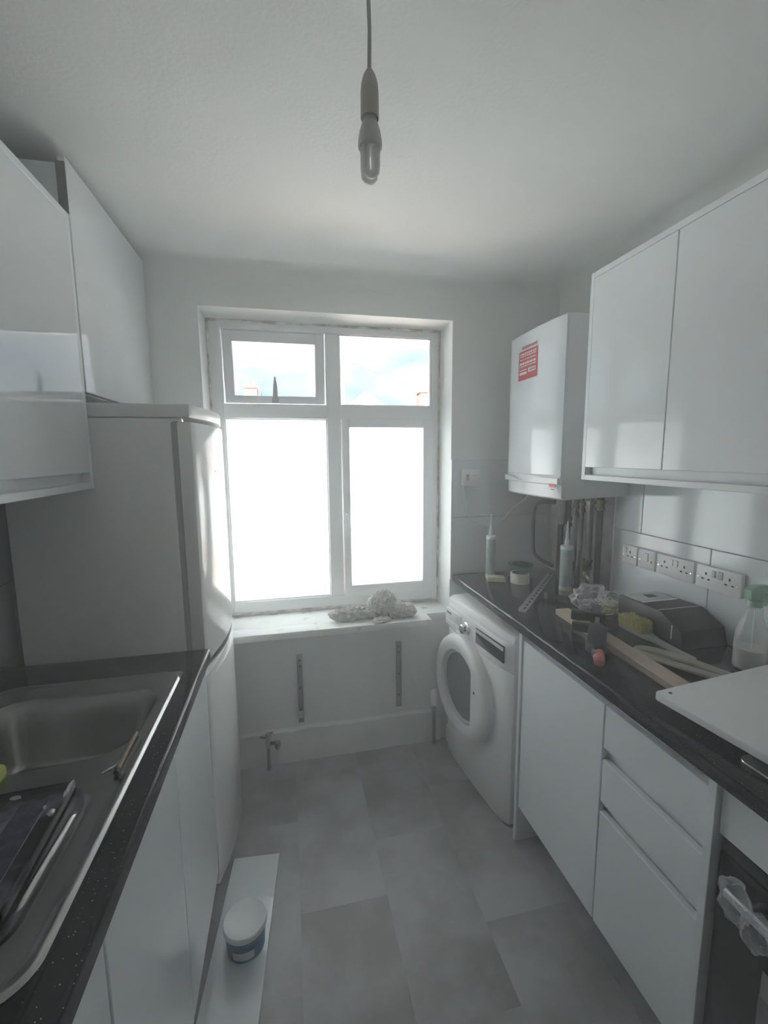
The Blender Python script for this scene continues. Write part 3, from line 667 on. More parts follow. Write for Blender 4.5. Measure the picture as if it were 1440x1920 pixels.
def washing_machine():
    ang = math.atan2(.55, -.066)
    t = thing('washing_machine', 'white front loading washing machine under the end of the worktop', 'washing machine', (.817, 1.447, 0), ang)
    W, D, H = .537, .49, .825
    def part(name, bm, m, par=t, smooth=35):
        return obj(name, bm, m, par, smooth, local=True)
    part('body', B(0, W, -D, -.012, .018, H-.035, bev=.006), 'plastic')
    bm = nb(); prism(bm, [(-D, H-.034), (-.004, H-.034), (-.010, H-.008), (-.03, H), (-D, H)], .001, W-.001, 'X', bev=.003); part('lid', bm, 'plastic')
    # bowed front below the controls
    def front(z0, z1, dz, n=16, bul=.014):
        pts = [(0, -.013)]
        for i in range(n+1):
            s = i/n; x = W*s; y = bul*(1-(2*s-1)**4) - (.010 if i in (0, n) else 0); pts.append((x, y))
        pts.append((W, -.013)); b2 = nb(); prism(b2, pts, z0, z1, 'Z', bev=.002); return b2
    part('front_panel', front(.02, .668, 0), 'plastic', smooth=50)
    fp = part('control_panel', front(.672, H-.036, 0), 'plastic', smooth=50)
    dr = part('detergent_drawer', B(W-.165, W-.012, .004, .0185, .690, .775, bev=.004), 'plastic', fp)
    part('drawer_grip', B(W-.150, W-.03, .0155, .020, .697, .722, bev=.002), 'plastic', dr)
    part('maker_mark', B(W-.075, W-.03, .0178, .0190, .752, .760), 'ink', dr)
    bm = nb()
    for q in range(3): box(bm, W-.155, W-.12, .0178, .0188, .735+q*.011, .738+q*.011)
    part('drawer_print', bm, 'plastic_grey', dr)
    bm = nb(); lathe(bm, [(0, 0), (.030, 0), (.030, .004), (.024, .008), (.022, .026), (.018, .030), (0, .031)], 28, Matrix.Translation((.325, .013, .735)) @ Matrix.Rotation(-PI/2, 4, 'X')); part('programme_knob', bm, 'chrome', fp)
    for s_ in (-1, 1):
        bm = nb()
        for q in range(7): box(bm, .325+s_*.055-.014, .325+s_*.055+.014, .0135, .0150, .705+q*.010, .7065+q*.010)
        part('programme_list', bm, 'plastic_grey', fp)['kind'] = 'stuff'
    part('display', B(.035, .245, .010, .0165, .703, .772, bev=.002), 'black_gloss', fp)
    part('display_frame', B(.038, .242, .0155, .0172, .752, .768, bev=.0005, seg=1), 'plastic_grey', fp)
    # porthole door
    cx, cz, RO, RI = .330, .460, .236, .168
    chord = .112
    bm = nb(); tt = bmesh.new(); n = 64; prof = [(1., .006), (1., .030), (.975, .046), (.90, .058), (.82, .060), (.0, .052), (.0, .030)]
    rings = []
    for (s, d) in prof:
        ring = []
        for i in range(n):
            a = 2*PI*i/n; ca, sa = math.cos(a), math.sin(a)
            ri = RI if ca > -.05 else min(RI, chord/max(-ca, 1e-3))
            ri = RI if ca > 0 else ri
            rr = RO*s if s > 0 else ri
            ring.append(tt.verts.new((cx+rr*ca, d, cz+rr*sa)))
        rings.append(ring)
    for a, b in zip(rings, rings[1:]):
        for i in range(n): tt.faces.new((a[i], a[(i+1) % n], b[(i+1) % n], b[i]))
    bmesh.ops.recalc_face_normals(tt, faces=tt.faces); merge(bm, tt)
    d = part('door', bm, 'plastic', t, 40)
    bm = nb(); lathe(bm, [(0, .0205), (.08, .0225), (.13, .028), (.172, .036)], 40, Matrix.Translation((cx, 0, cz)) @ Matrix.Rotation(-PI/2, 4, 'X')); part('porthole_glass', bm, 'doorglass', d, 60)
    bm = nb(); lathe(bm, [(.166, .036), (.160, .040), (.152, .036), (.150, .030)], 48, Matrix.Translation((cx, 0, cz)) @ Matrix.Rotation(-PI/2, 4, 'X')); part('porthole_ring', bm, 'plastic_grey', d, 60)
    bm = nb(); lathe(bm, [(0, 0), (.007, 0), (.006, .002), (0, .002)], 12, Matrix.Translation((cx-.150, .0585, cz+.05)) @ Matrix.Rotation(-PI/2, 4, 'X')); part('door_badge', bm, 'red', d)
    part('filter_flap', B(W-.12, W-.02, .002, .0125, .06, .15, bev=.003), 'plastic', t)
    part('sticker', B(W-.035, W-.02, .0, .0105, .27, .30), 'plastic_grey', t); part('sticker', B(W-.05, W-.02, .0, .0115, .20, .21), 'plastic_grey', t)
    for x in (.05, W-.05):
        for y in (-.05, -D+.05):
            bm = nb(); lathe(bm, [(0, 0), (.02, 0), (.02, .012), (.01, .02), (0, .02)], 12, Matrix.Translation((x, y, 0))); part('foot', bm, 'black')
washing_machine()

# ------------------------------------------------------------------ boiler
def text_mesh(body, size, mtx, depth=.0004):
    cu = bpy.data.curves.new('t', 'FONT'); cu.body = body; cu.size = size; cu.extrude = depth; cu.align_x = 'CENTER'; cu.align_y = 'CENTER'
    o = bpy.data.objects.new('t', cu); COL.objects.link(o)
    me = bpy.data.meshes.new_from_object(o.evaluated_get(bpy.context.evaluated_depsgraph_get()))
    bm = nb(); bm.from_mesh(me); bmesh.ops.transform(bm, matrix=mtx, verts=bm.verts)
    bpy.data.objects.remove(o); bpy.data.curves.remove(cu); bpy.data.meshes.remove(me)
    return bm
def boiler():
    y0, y1, x0 = 1.520, 1.945, 1.035
    t = thing('gas_boiler', 'white wall hung boiler with a red sticker in the window corner', 'boiler', (1.2, 1.73, 1.335))
    bm = nb(); prism(bm, [(1.050, 2.045), (XR, 2.045), (XR, 1.345), (1.062, 1.335), (1.050, 1.42)], y0, y1, 'Y', bev=.006); obj('casing', bm, 'plastic', t)
    # bowed front cover: rows over height, columns over width
    def cover(z0, z1, xe, bul, bot=0.):
        tt = bmesh.new(); n = 20; rows = []
        for k, z in enumerate((z0, z0+.006, z1-.006, z1)):
            ring = []
            for i in range(n+1):
                s = i/n; y = y0+.002+(y1-y0-.004)*s; x = xe-bul*(1-(2*s-1)**2)
                edge = .006 if k in (0, 3) else 0
                if i in (0, n): x += .006
                zz = z + (bot*(1-(2*s-1)**2) if k < 2 else 0)
                ring.append(tt.verts.new((x+edge, y, zz)))
            ring += [tt.verts.new((1.056, y1-.002, z)), tt.verts.new((1.056, y0+.002, z))]
            rows.append(ring)
        for a, b in zip(rows, rows[1:]):
            for i in range(len(a)): tt.faces.new((a[i], a[(i+1) % len(a)], b[(i+1) % len(a)], b[i]))
        tt.faces.new(rows[0][::-1]); tt.faces.new(rows[-1]); bmesh.ops.recalc_face_normals(tt, faces=tt.faces)
        b2 = nb(); return merge(b2, tt)
    fc = obj('front_cover', cover(1.428, 2.042, 1.034, .012), 'gloss_r', t, smooth=25)
    ch = obj('lower_fascia', cover(1.338, 1.400, 1.040, .014), 'plastic', t, smooth=25)
    # dipped upper edge of the fascia with a recess behind it
    pts = [(y0+.002, 1.398)]
    for i in range(25):
        s = i/24; pts.append((y0+.002+(y1-y0-.004)*s, 1.422-.020*math.exp(-((s-.66)/.17)**2)))
    pts.append((y1-.002, 1.398)); bm = nb(); prism(bm, pts, 1.026, 1.040, 'X'); obj('fascia_lip', bm, 'plastic', t)
    obj('recess', B(1.0395, 1.051, y0+.004, y1-.004, 1.396, 1.430), 'plastic', t)
    # badge
    bm = nb(); prism(bm, rrect(1.533, 1.573, 1.386, 1.400, .006), 1.0235, 1.0262, 'X'); obj('badge', bm, 'red', ch)
    obj('badge_print', B(1.0256, 1.0262, 1.541, 1.562, 1.376, 1.379), 'ink', ch)
    # sticker
    a0, a1, s0, s1 = 1.686, 1.838, 1.840, 1.988
    X = 1.0222
    st = obj('sticker', B(X, X+.006, a0, a1, s0, s1), 'paper', fc)
    obj('sticker_red', B(X-.0006, X+.001, a0, a1, s0, s1-.026), 'red', st)
    R_ = Matrix.Translation((X-.0012, (a0+a1)/2-.01, s1-.013)) @ Matrix(((0, 0, -1, 0), (-1, 0, 0, 0), (0, 1, 0, 0), (0, 0, 0, 1)))
    obj('sticker_heading', text_mesh('REGISTER NOW', .0165, R_), 'red', st)
    bm = nb()
    def bar(ya, yb, z, h): box(bm, X-.0011, X-.0004, a1-.15+ya*.15, a1-.15+yb*.15, s0+z-h/2, s0+z+h/2)
    rnd = random.Random(4)
    for z, h in ((.110, .007), (.100, .005), (.086, .004), (.070, .009), (.058, .005)):
        y = .08
        while y < .9:
            w = rnd.uniform(.05, .16); bar(y, min(y+w, .93), z, h); y += w+.03
    bar(.08, .46, .036, .018); bar(.54, .93, .028, .010); bar(.54, .93, .042, .004)
    obj('sticker_print', bm, 'text_white', st)
    bm = nb()
    for q in range(3): box(bm, X-.0016, X-.001, a0+.02+q*.016, a0+.028+q*.016, s0+.031, s0+.041)
    obj('sticker_icon', bm, 'ink', st)
boiler()
# pipework below the boiler: every pipe its own thing
def pipe(pts, rad, m, label, valve=None, name='boiler_pipe'):
    t = thing(name, label, 'pipe', (pts[-1][0], pts[-1][1], .91), group='pipes below the boiler')
    bm = nb(); tube(bm, pts, rad, 12, smooth_steps=4 if len(pts) > 2 else 0); obj('pipe_run', bm, m, t)
    if valve:
        for z, mm in valve:
            bm = nb(); lathe(bm, [(0, -.022), (rad+.006, -.022), (rad+.006, -.008), (rad+.002, -.006), (rad+.002, .006), (rad+.006, .008), (rad+.006, .022), (0, .022)], 8, Matrix.Translation((pts[0][0], pts[0][1], z))); obj('compression_nut', bm, mm, t)
    return t
pipe([(1.290, 1.60, 1.34), (1.290, 1.60, 1.02), (1.296, 1.602, .91)], .013, 'lag', 'black lagged boiler pipe beside the tile edge', [(1.30, 'brass')])
pipe([(1.285, 1.655, 1.34), (1.285, 1.655, .91)], .014, 'pipe_grey', 'thick grey boiler pipe next to the lagged pipe', [(1.29, 'galv'), (1.03, 'brass')])
pipe([(1.280, 1.705, 1.34), (1.280, 1.705, 1.12), (1.270, 1.70, 1.02), (1.270, 1.70, .91)], .0095, 'copper', 'bent tarnished copper boiler pipe', [(1.28, 'brass')])
pipe([(1.285, 1.752, 1.34), (1.285, 1.752, .91)], .011, 'pipe_grey', 'slim straight grey boiler pipe', [(1.25, 'brass'), (1.0, 'brass')])
pipe([(1.280, 1.800, 1.34), (1.280, 1.800, .91)], .012, 'copper', 'straight tarnished copper boiler pipe', [(1.20, 'brass')])
pipe([(1.285, 1.862, 1.34), (1.285, 1.862, 1.20), (1.283, 1.862, .91)], .013, 'lag', 'black lagged boiler pipe nearest the window wall', [(1.27, 'galv')])
pipe([(1.26, 1.87, 1.285), (1.19, 1.90, 1.285), (1.17, 1.91, 1.24), (1.17, 1.91, 1.07), (1.19, 1.90, 1.01), (1.26, 1.87, .97)], .008, 'lag', 'thin black looped hose bulging from the boiler pipes', None, 'boiler_hose')
bm = nb(); lathe(bm, [(0, 1.19), (.020, 1.19), (.020, 1.32), (.016, 1.335), (0, 1.335)], 16, Matrix.Translation((1.245, 1.80, 0))); tag(obj('pipe_filter', bm, 'pipe_grey'), 'short grey cylinder hanging under the boiler', 'filter')
t = thing('stop_tap', 'brass stop tap with lever at the foot of the boiler pipes', 'tap', (1.255, 1.625, .91))
bm = nb(); lathe(bm, [(0, .91), (.018, .91), (.018, .955), (.012, .965), (.012, .985), (.016, .99), (.016, 1.01), (0, 1.012)], 14, Matrix.Translation((1.255, 1.625, 0))); obj('tap_body', bm, 'brass', t)
bm = nb(); tube(bm, [(1.255, 1.625, .99), (1.235, 1.575, .985)], .006, 8); obj('tap_lever', bm, 'plastic_grey', t)

# ------------------------------------------------------------------ electrics
def socket(y0, y1, kind, label, grp=None):
    z0, z1 = 1.071, 1.147
    t = thing('power_socket', label, 'socket', (TR, (y0+y1)/2, z0))
    obj('face_plate', B(TR-.016, TR, y0, y1, z0, z1, bev=.003), 'plastic', t)
    X = TR-.0175
    def rocker(y, w=.012, h=.022, z=1.126):
        o = obj('switch', B(X-.002, X+.004, y-w/2, y+w/2, z-h/2, z+h/2, bev=.0012, seg=1), 'plastic_grey' if kind == 'D2' else 'plastic', t)
    def outlet(y):
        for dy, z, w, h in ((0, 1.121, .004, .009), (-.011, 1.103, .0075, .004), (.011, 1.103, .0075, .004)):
            obj('pin_slot', B(TR-.0172, TR-.015, y+dy-w/2, y+dy+w/2, z-h/2, z+h/2), 'dark', t)  # solid dark pieces, depth shade of the pin holes as colour
    c = (y0+y1)/2
    if kind == 'S': outlet(c-.004); rocker(c+.02)
    elif kind == 'W': rocker(c, .020, .032, 1.118); obj('neon', B(X-.0005, X+.002, c-.028, c-.024, 1.10, 1.108), 'red', t)
    elif kind == 'D': outlet(y0+.036); outlet(y1-.036); rocker(c-.010); rocker(c+.010)
    else: outlet(y0+.036); outlet(y1-.036); rocker(c+.012); rocker(c-.010, .016, .026)
    for yy in ((y0+.010, y1-.010) if kind != 'W' else (c+.03,)):
        bm = nb(); lathe(bm, [(0, 0), (.0032, 0), (.0028, .0012), (0, .0014)], 10, Matrix.Translation((TR-.016, yy, 1.105)) @ Matrix.Rotation(-PI/2, 4, 'Y')); obj('screw', bm, 'chrome', t)
socket(1.441, 1.519, 'S', 'single white socket closest to the boiler pipes')
socket(1.353, 1.436, 'W', 'white wall switch between single and double sockets')
socket(1.192, 1.346, 'D', 'double white socket right beside the wall switch')
socket(1.030, 1.182, 'D2', 'double white socket with one grey rocker at the end of the row')
t = thing('fused_spur', 'white fused spur switch on the tiles beside the window', 'switch', (.888, YB-.01, 1.362))
obj('back_box', B(.846, .931, YB-.034, YB-.01, 1.362, 1.445, bev=.003), 'plastic', t)
obj('face_plate', B(.844, .933, YB-.042, YB-.034, 1.360, 1.447, bev=.003), 'plastic', t)
obj('switch', B(.862, .876, YB-.046, YB-.040, 1.39, 1.42, bev=.0015), 'plastic_grey', t)
obj('fuse_carrier', B(.893, .917, YB-.045, YB-.040, 1.392, 1.418, bev=.0015), 'plastic', t)
bm = nb(); tube(bm, [(.858, YB-.018, 1.362), (.868, YB-.018, 1.28), (.90, YB-.016, 1.19), (.99, YB-.016, 1.155), (1.07, YB-.018, 1.18), (1.13, YB-.04, 1.25), (1.15, YB-.11, 1.30), (1.15, YB-.14, 1.338)], .0028, 8, smooth_steps=6)
tag(obj('white_cable', bm, 'plastic'), 'thin white cable looping from the fused spur to the boiler', 'cable')

# pendant lamp
t = thing('pendant_lamp', 'bare energy saving bulb hanging on a flex from the ceiling', 'lamp', (.163, .84, ZC))
px, py = .163, .84; kk = .9545*.93; zoff = 2.098-(2.098-(1.52-1.52*.9545))*.93; T0 = Matrix.Translation((px, py, zoff)) @ Matrix.Diagonal((kk, kk, kk, 1))
def zk(z): return zoff+z*kk
bm = nb(); lathe(bm, [(0, ZC-.022), (.035, ZC-.022), (.04, ZC-.014), (.04, ZC), (0, ZC)], 24, Matrix.Translation((px, py, 0))); obj('ceiling_rose', bm, 'plastic', t)
bm = nb(); tube(bm, [(px-.001, py, ZC-.02), (px+.001, py, 2.25), (px, py, zk(2.218))], .0036, 10); obj('flex', bm, 'flex', t)
bm = nb(); lathe(bm, [(0, 2.226), (.006, 2.225), (.012, 2.215), (.0165, 2.200), (.0178, 2.188), (.0178, 2.187), (.0172, 2.1865)], 28, T0); h = obj('lamp_holder_cap', bm, 'lamp_holder', t)
bm = nb(); lathe(bm, [(.0172, 2.187), (.0180, 2.186), (.0182, 2.150), (.0185, 2.138), (.0170, 2.137), (.0165, 2.150), (0, 2.150)], 28, T0); obj('lamp_holder_skirt', bm, 'lamp_holder', t)
b = thing('light_bulb', 'unlit compact fluorescent bulb with twin glass tubes', 'bulb', (px, py, zk(2.03)))
bm = nb(); lathe(bm, [(0, 2.149), (.0140, 2.149), (.0142, 2.134), (.0165, 2.128), (.0215, 2.112), (.0240, 2.095), (.0238, 2.085), (.0205, 2.081), (0, 2.081)], 32, T0); obj('bulb_base', bm, mat('grey_white_bulb_base', (.55, .55, .53), .4), b)
for dy in (-.0095, .0095):
    bm = nb(); pts = []
    for zz in (2.083, 2.065, 2.05): pts.append((px-.0095, py+dy, zk(zz)))
    for k in range(1, 6):
        a = PI*k/6; pts.append((px-.0095*math.cos(a), py+dy, zk(2.042)-.0105*math.sin(a)))
    for zz in (2.05, 2.065, 2.083): pts.append((px+.0095, py+dy, zk(zz)))
    tube(bm, pts, .0066, 12); obj('glass_tube', bm, 'cfl', b, smooth=60)

# ------------------------------------------------------------------ radiator brackets and valves below the sill
for xx, m_, lab in ((.020, 'galv', 'grey steel radiator bracket with a paint-blotched foot under the window'), (.520, 'galv', 'grey slotted radiator bracket on the wall near the white valve')):
    t = thing('radiator_bracket', lab, 'bracket', (xx, YB, .21))
    bm = nb(); z0, z1 = (.205, .555) if xx < .3 else (.220, .572)
    box(bm, xx-.013, xx+.013, YB-.006, YB, z0, z1, bev=.002); box(bm, xx-.013, xx-.010, YB-.02, YB-.004, z0, z1); box(bm, xx+.010, xx+.013, YB-.02, YB-.004, z0, z1)
    obj('channel', bm, m_, t)
    for zz in (z0+.06, (z0+z1)/2, z1-.03, z1-.06):
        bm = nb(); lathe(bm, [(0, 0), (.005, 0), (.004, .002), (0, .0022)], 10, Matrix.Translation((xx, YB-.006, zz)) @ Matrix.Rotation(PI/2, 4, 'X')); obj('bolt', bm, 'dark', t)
    bm = nb(); prism(bm, [(YB-.006, z0+.005), (YB-.035, z0+.012), (YB-.035, z0+.035), (YB-.03, z0+.035), (YB-.03, z0+.02), (YB-.006, z0+.05)], xx-.010, xx+.010, 'X'); obj('hook', bm, m_, t)
t = thing('radiator_valve', 'dark capped radiator tail pipe with a brass side valve', 'valve', (-.142, 2.03, 0))
bm = nb(); tube(bm, [(-.142, 2.030, 0), (-.142, 2.030, .150)], .0085, 12); obj('tail_pipe', bm, 'copper', t)
bm = nb(); lathe(bm, [(0, .115), (.013, .115), (.013, .14), (.010, .145), (.010, .165), (.014, .168), (.013, .185), (.006, .19), (0, .19)], 8, Matrix.Translation((-.142, 2.030, 0))); obj('valve_body', bm, 'galv', t)
bm = nb(); tube(bm, [(-.142, 2.03, .135), (-.105, 2.022, .135)], .0075, 10); lathe(bm, [(0, -.02), (.010, -.02), (.014, .0), (.014, .015), (.008, .02), (0, .02)], 8, Matrix.Translation((-.098, 2.020, .128))); obj('drain_cock', bm, 'brass', t)
bm = nb(); tube(bm, [(-.142, 2.03, .178), (-.120, 2.025, .193)], .004, 8); tube(bm, [(-.15, 2.03, .165), (-.180, 2.03, .172)], .005, 8); obj('spindle', bm, 'galv', t)
bm = nb(); lathe(bm, [(.008, 0), (.016, 0), (.016, .004), (.008, .005)], 14, Matrix.Translation((-.142, 2.030, 0))); obj('floor_collar', bm, 'galv', t)
t = thing('thermostat_valve', 'white headed radiator valve on a dark pipe beside the washing machine', 'valve', (.703, 2.03, 0))
bm = nb(); tube(bm, [(.703, 2.030, 0), (.703, 2.030, .20)], .0085, 12); obj('tail_pipe', bm, 'copper', t)
bm = nb(); lathe(bm, [(0, .185), (.013, .185), (.013, .205), (.010, .208), (.010, .222), (0, .222)], 8, Matrix.Translation((.703, 2.030, 0))); obj('valve_body', bm, 'galv', t)
bm = nb(); lathe(bm, [(0, .220), (.016, .220), (.019, .232), (.020, .285), (.016, .298), (0, .300)], 16, Matrix.Translation((.703, 2.030, 0))); obj('thermostat_head', bm, 'plastic', t)

# ------------------------------------------------------------------ cloth on the sill
def cloth():
    bm = nb()
    def blob(c, rad, seed, ax, freq=7, amp=.22, sub=6, tw=2.0):
        t2 = bmesh.new(); bmesh.ops.create_icosphere(t2, subdivisions=sub, radius=1)
        for v in t2.verts:
            d = v.co.normalized(); a = math.atan2(d.z, d.y); s = d.x
            w = math.sin(s*freq*1.5 + a*tw + seed + 2.4*noise.noise(d*2.2+Vector((seed, 0, 0))))
            w2 = math.sin(s*freq*1.7 - a*(tw+1) + seed*2 + 2.0*noise.noise(d*3+Vector((0, seed, 0))))
            k = 1 + amp*(1-abs(w)**.7)*1.3 - amp*.65 + .10*(1-abs(noise.noise(d*5+Vector((seed, 3, 1))))*2.5) + amp*.35*w2 + .22*noise.noise(d*2.2+Vector((seed, seed, 0)))
            q = Vector((d.x*rad[0]*22, d.y*rad[1]*55, d.z*rad[2]*55))+Vector((seed*3, 0, s*3))
            k += .16*(1-min(1, abs(noise.noise(q))*3))-.08 + .08*(1-min(1, abs(noise.noise(q*2.1))*3))
            v.co = Vector((d.x*rad[0]*(1+.12*noise.noise(d*3)), d.y*rad[1]*k, d.z*rad[2]*k))
        Mm = Matrix.Translation(c) @ Matrix.Rotation(ax, 4, 'Z')
        bmesh.ops.transform(t2, matrix=Mm, verts=t2.verts)
        for v in t2.verts:
            if v.co.z < .7055: v.co.z = .7055 + .002*noise.noise(v.co*60)
        merge(bm, t2)
    blob((.295, 2.075, .735), (.125, .034, .034), 1.0, .05, freq=9)
    blob((.43, 2.085, .755), (.085, .050, .055), 2.3, .3, freq=7)
    blob((.455, 2.105, .79), (.065, .035, .040), 4.1, -.5, freq=8, amp=.28)
    blob((.52, 2.07, .735), (.095, .045, .038), 5.2, -.25, freq=8)
    blob((.425, 2.02, .715), (.05, .03, .012), 6.6, .4, freq=6)
    o = tag(obj('crumpled_cloth', bm, 'cloth', smooth=80), 'crumpled grey cloth lying twisted on the window sill', 'cloth')
cloth()

# ------------------------------------------------------------------ things on the right worktop
def cartridge(x, y, h, rad, tip, label, m):
    t = thing('sealant_cartridge', label, 'sealant tube', (x, y, .91)); T = Matrix.Translation((x, y, .91))
    bm = nb(); lathe(bm, [(0, 0), (rad*1.04, 0), (rad*1.04, .016), (rad, .018), (rad*.92, .018)], 24, T); obj('bottom_rim', bm, 'tape', t)
    bm = nb(); lathe(bm, [(rad*.9, .012), (rad, .016), (rad, h-.018), (rad*.9, h-.016)], 24, T); b = obj('tube_barrel', bm, m, t)
    bm = nb()
    for k in range(9): lathe(bm, [(rad+.0001, .07+k*.010), (rad+.0006, .071+k*.010), (rad+.0006, .0735+k*.010), (rad+.0001, .0745+k*.010)], 24, T)
    obj('printed_lines', bm, 'plastic_grey', b)
    bm = nb(); lathe(bm, [(rad*.9, h-.018), (rad*1.05, h-.017), (rad*1.05, h-.003), (rad*.8, h), (.010, h+.001), (.010, h+.012), (0, h+.012)], 24, T); obj('top_cap', bm, 'plastic', t)
    bm = nb(); lathe(bm, [(0, h+.010), (.0105, h+.010), (.0100, h+.022), (.0075, h+.030), (.0030, tip), (0, tip)], 16, T); obj('nozzle', bm, 'plastic', t)
cartridge(.966, 1.955, .212, .0225, .318, 'green sealant cartridge standing behind the cream foam block', 'seal_green')
cartridge(1.202, 1.690, .203, .0255, .312, 'green sealant cartridge standing in front of the boiler pipes', 'seal_green')
bm = nb(); box(bm, -.042, .042, -.026, .026, 0, .022, bev=.004, mtx=Matrix.Translation((.965, 1.892, .91)) @ Matrix.Rotation(-.35, 4, 'Z'))
for v in bm.verts: v.co += Vector((noise.noise(v.co*40), noise.noise(v.co*40+Vector((9, 0, 0))), 0))*.003
tag(obj('foam_block', bm, 'cream'), 'cream foam block lying beside the worktop edge', 'sponge')
def roll(x, y, ro, ri, h, m, label, m2):
    t = thing('tape_roll', label, 'tape', (x, y, .91)); T = Matrix.Translation((x, y, .91))
    bm = nb(); lathe(bm, [(ri+.003, 0), (ro, 0), (ro, h), (ri+.003, h), (ri+.003, 0)], 36, T); obj('tape_layers', bm, m, t)
    bm = nb(); lathe(bm, [(ri, 0), (ri+.003, 0), (ri+.003, h+.001), (ri, h+.001), (ri, 0)], 36, T); obj('tape_core', bm, m2, t)
roll(1.062, 1.838, .044, .036, .048, 'tape', 'cream masking tape roll in front of the green roll', 'green')
roll(1.125, 1.945, .060, .040, .062, 'green', 'dark green tape roll behind the cream tape roll', 'green')
# perforated metal strip
t = thing('metal_strip', 'long perforated steel strip lying across the worktop', 'metal strip', (.85, 1.49, .91))
a, e = Vector((.868, 1.478, .91)), Vector((1.285, 1.925, .91)); L_ = (e-a).length; Tm = Matrix.Translation(a) @ Matrix.Rotation(math.atan2(e.y-a.y, e.x-a.x), 4, 'Z')
bm = nb(); box(bm, 0, L_, -.014, .014, 0, .0025, mtx=Tm); box(bm, 0, L_, .011, .014, 0, .010, mtx=Tm); obj('strip', bm, mat('satin_aluminium', (.50, .51, .50), .4, metal=.35), t)
bm = nb()
for k in range(14): box(bm, .03+k*.043, .05+k*.043, -.006, .003, .0024, .0029, mtx=Tm)
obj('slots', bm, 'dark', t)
# small dark torch
t = thing('pocket_torch', 'short dark grey torch lying near the front sealant cartridge', 'torch', (1.08, 1.57, .91))
Tm = Matrix.Translation((1.034, 1.602, .9235)) @ Matrix.Rotation(math.atan2(-.064, .09), 4, 'Z') @ Matrix.Rotation(PI/2, 4, 'Y')
bm = nb(); lathe(bm, [(0, 0), (.012, 0), (.0135, .004), (.0135, .022), (.009, .03), (.009, .10), (.010, .104), (.010, .112), (0, .113)], 18, Tm); obj('torch_body', bm, 'lag', t)
bm = nb(); lathe(bm, [(.0137, .006), (.0145, .008), (.0145, .018), (.0137, .02)], 18, Tm); obj('torch_bezel', bm, 'galv', t)
# bag
t = thing('plastic_bag', 'knotted clear plastic bag with rubble beside the black carton', 'bag', (1.13, 1.40, .91))
bm = nb(); lump(bm, (1.128, 1.430, .957), (.060, .056, .050), .45, 1.5, seed=5, sub=4, flat=.911, fold=.05); lump(bm, (1.185, 1.385, .945), (.050, .042, .038), .45, 1.7, seed=2, sub=4, flat=.911, fold=.05); obj('bag_film', bm, 'film', t, smooth=50)
bm = nb(); lump(bm, (1.185, 1.385, .935), (.040, .032, .026), .5, 2.5, seed=11, sub=4, flat=.912); obj('rubble_lump', bm, 'cream', t, smooth=25)
bm = nb(); lump(bm, (1.125, 1.425, .932), (.032, .036, .022), .5, 2.5, seed=14, sub=4, flat=.912); obj('rubble_lump', bm, 'pipe_grey', t, smooth=25)
# batten
a, e = Vector((1.006, 1.425, .91)), Vector((.962, .80, .91)); L_ = (e-a).length; ab = math.atan2(e.y-a.y, e.x-a.x)
bm = nb(); box(bm, 0, L_, -.027, .027, 0, .021, bev=.0015, seg=1, mtx=Matrix.Translation(a) @ Matrix.Rotation(ab, 4, 'Z'))
tag(obj('timber_batten', bm, 'wood'), 'pale planed timber batten lying along the worktop under the clamp', 'batten')
# clamp across the batten
t = thing('quick_clamp', 'black bar clamp with a red handle resting over the batten', 'clamp', (.92, 1.14, .91))
ang = math.atan2(1.03-1.30, .835-1.06)
Tm = Matrix.Translation((1.046, 1.280, .937)) @ Matrix.Rotation(ang, 4, 'Z') @ Matrix.Rotation(math.radians(1.5), 4, 'Y')
obj('clamp_bar', merge(nb(), B(0, .30, -.007, .007, -.001, .016, bev=.001, seg=1), Tm), 'galv', t)
bm = nb(); prism(bm, [(-.018, -.085), (.022, -.085), (.026, -.060), (.014, -.020), (.018, .026), (-.018, .026)], -.004, .024, 'Z', bev=.003, mtx=Tm); obj('fixed_jaw', bm, 'black', t)
bm = nb(); prism(bm, [(.10, -.022), (.26, -.026), (.285, .0), (.27, .030), (.13, .032), (.10, .014)], -.004, .028, 'Z', bev=.004, mtx=Tm); prism(bm, [(.095, -.075), (.122, -.075), (.128, -.015), (.098, -.015)], -.004, .022, 'Z', bev=.003, mtx=Tm); obj('sliding_body', bm, 'black', t)
bm = nb(); tube(bm, [(.235, .005, .004), (.275, .010, .002), (.315, .014, -.001), (.330, .014, -.002)], [.012, .0165, .0155, .010], 14, smooth_steps=4, mtx=Tm); obj('red_handle', bm, mat('faded_red_grip', (.50, .16, .15), .5), t)
bm = nb(); box(bm, .165, .20, .005, .012, -.01, .008, mtx=Tm); obj('trigger', bm, 'chrome', t)
# brush
t = thing('hand_brush', 'hand brush with yellow bristles turned upward beside the carton', 'brush', (1.15, 1.15, .91))
a, e = Vector((1.150, 1.275, .926)), Vector((1.140, .985, .914)); ab = math.atan2(e.y-a.y, e.x-a.x); Tm = Matrix.Translation(a) @ Matrix.Rotation(ab, 4, 'Z')
bm = nb(); prism(bm, [(0, -.020), (.01, -.026), (.11, -.026), (.15, -.014), (.24, -.010), (.285, -.013), (.292, 0), (.285, .013), (.24, .010), (.15, .014), (.11, .026), (.01, .026), (0, .020)], -.016, -.004, 'Z', bev=.003, mtx=Tm); obj('brush_handle', bm, 'brush_grey', t)
bm = nb()
for i in range(14):
    for j in range(7):
        x = .008+i*.0075; y = -.021+j*.007; h = .030+.006*random.random()
        p0 = Vector((x, y, -.004)); p1 = Vector((x+random.uniform(-.006, .003), y*1.15+random.uniform(-.003, .003), h)); tube(bm, [p0, p1], [.0042, .0034], 5, mtx=Tm)
br = obj('bristles', bm, 'bristle', t); br['kind'] = 'stuff'
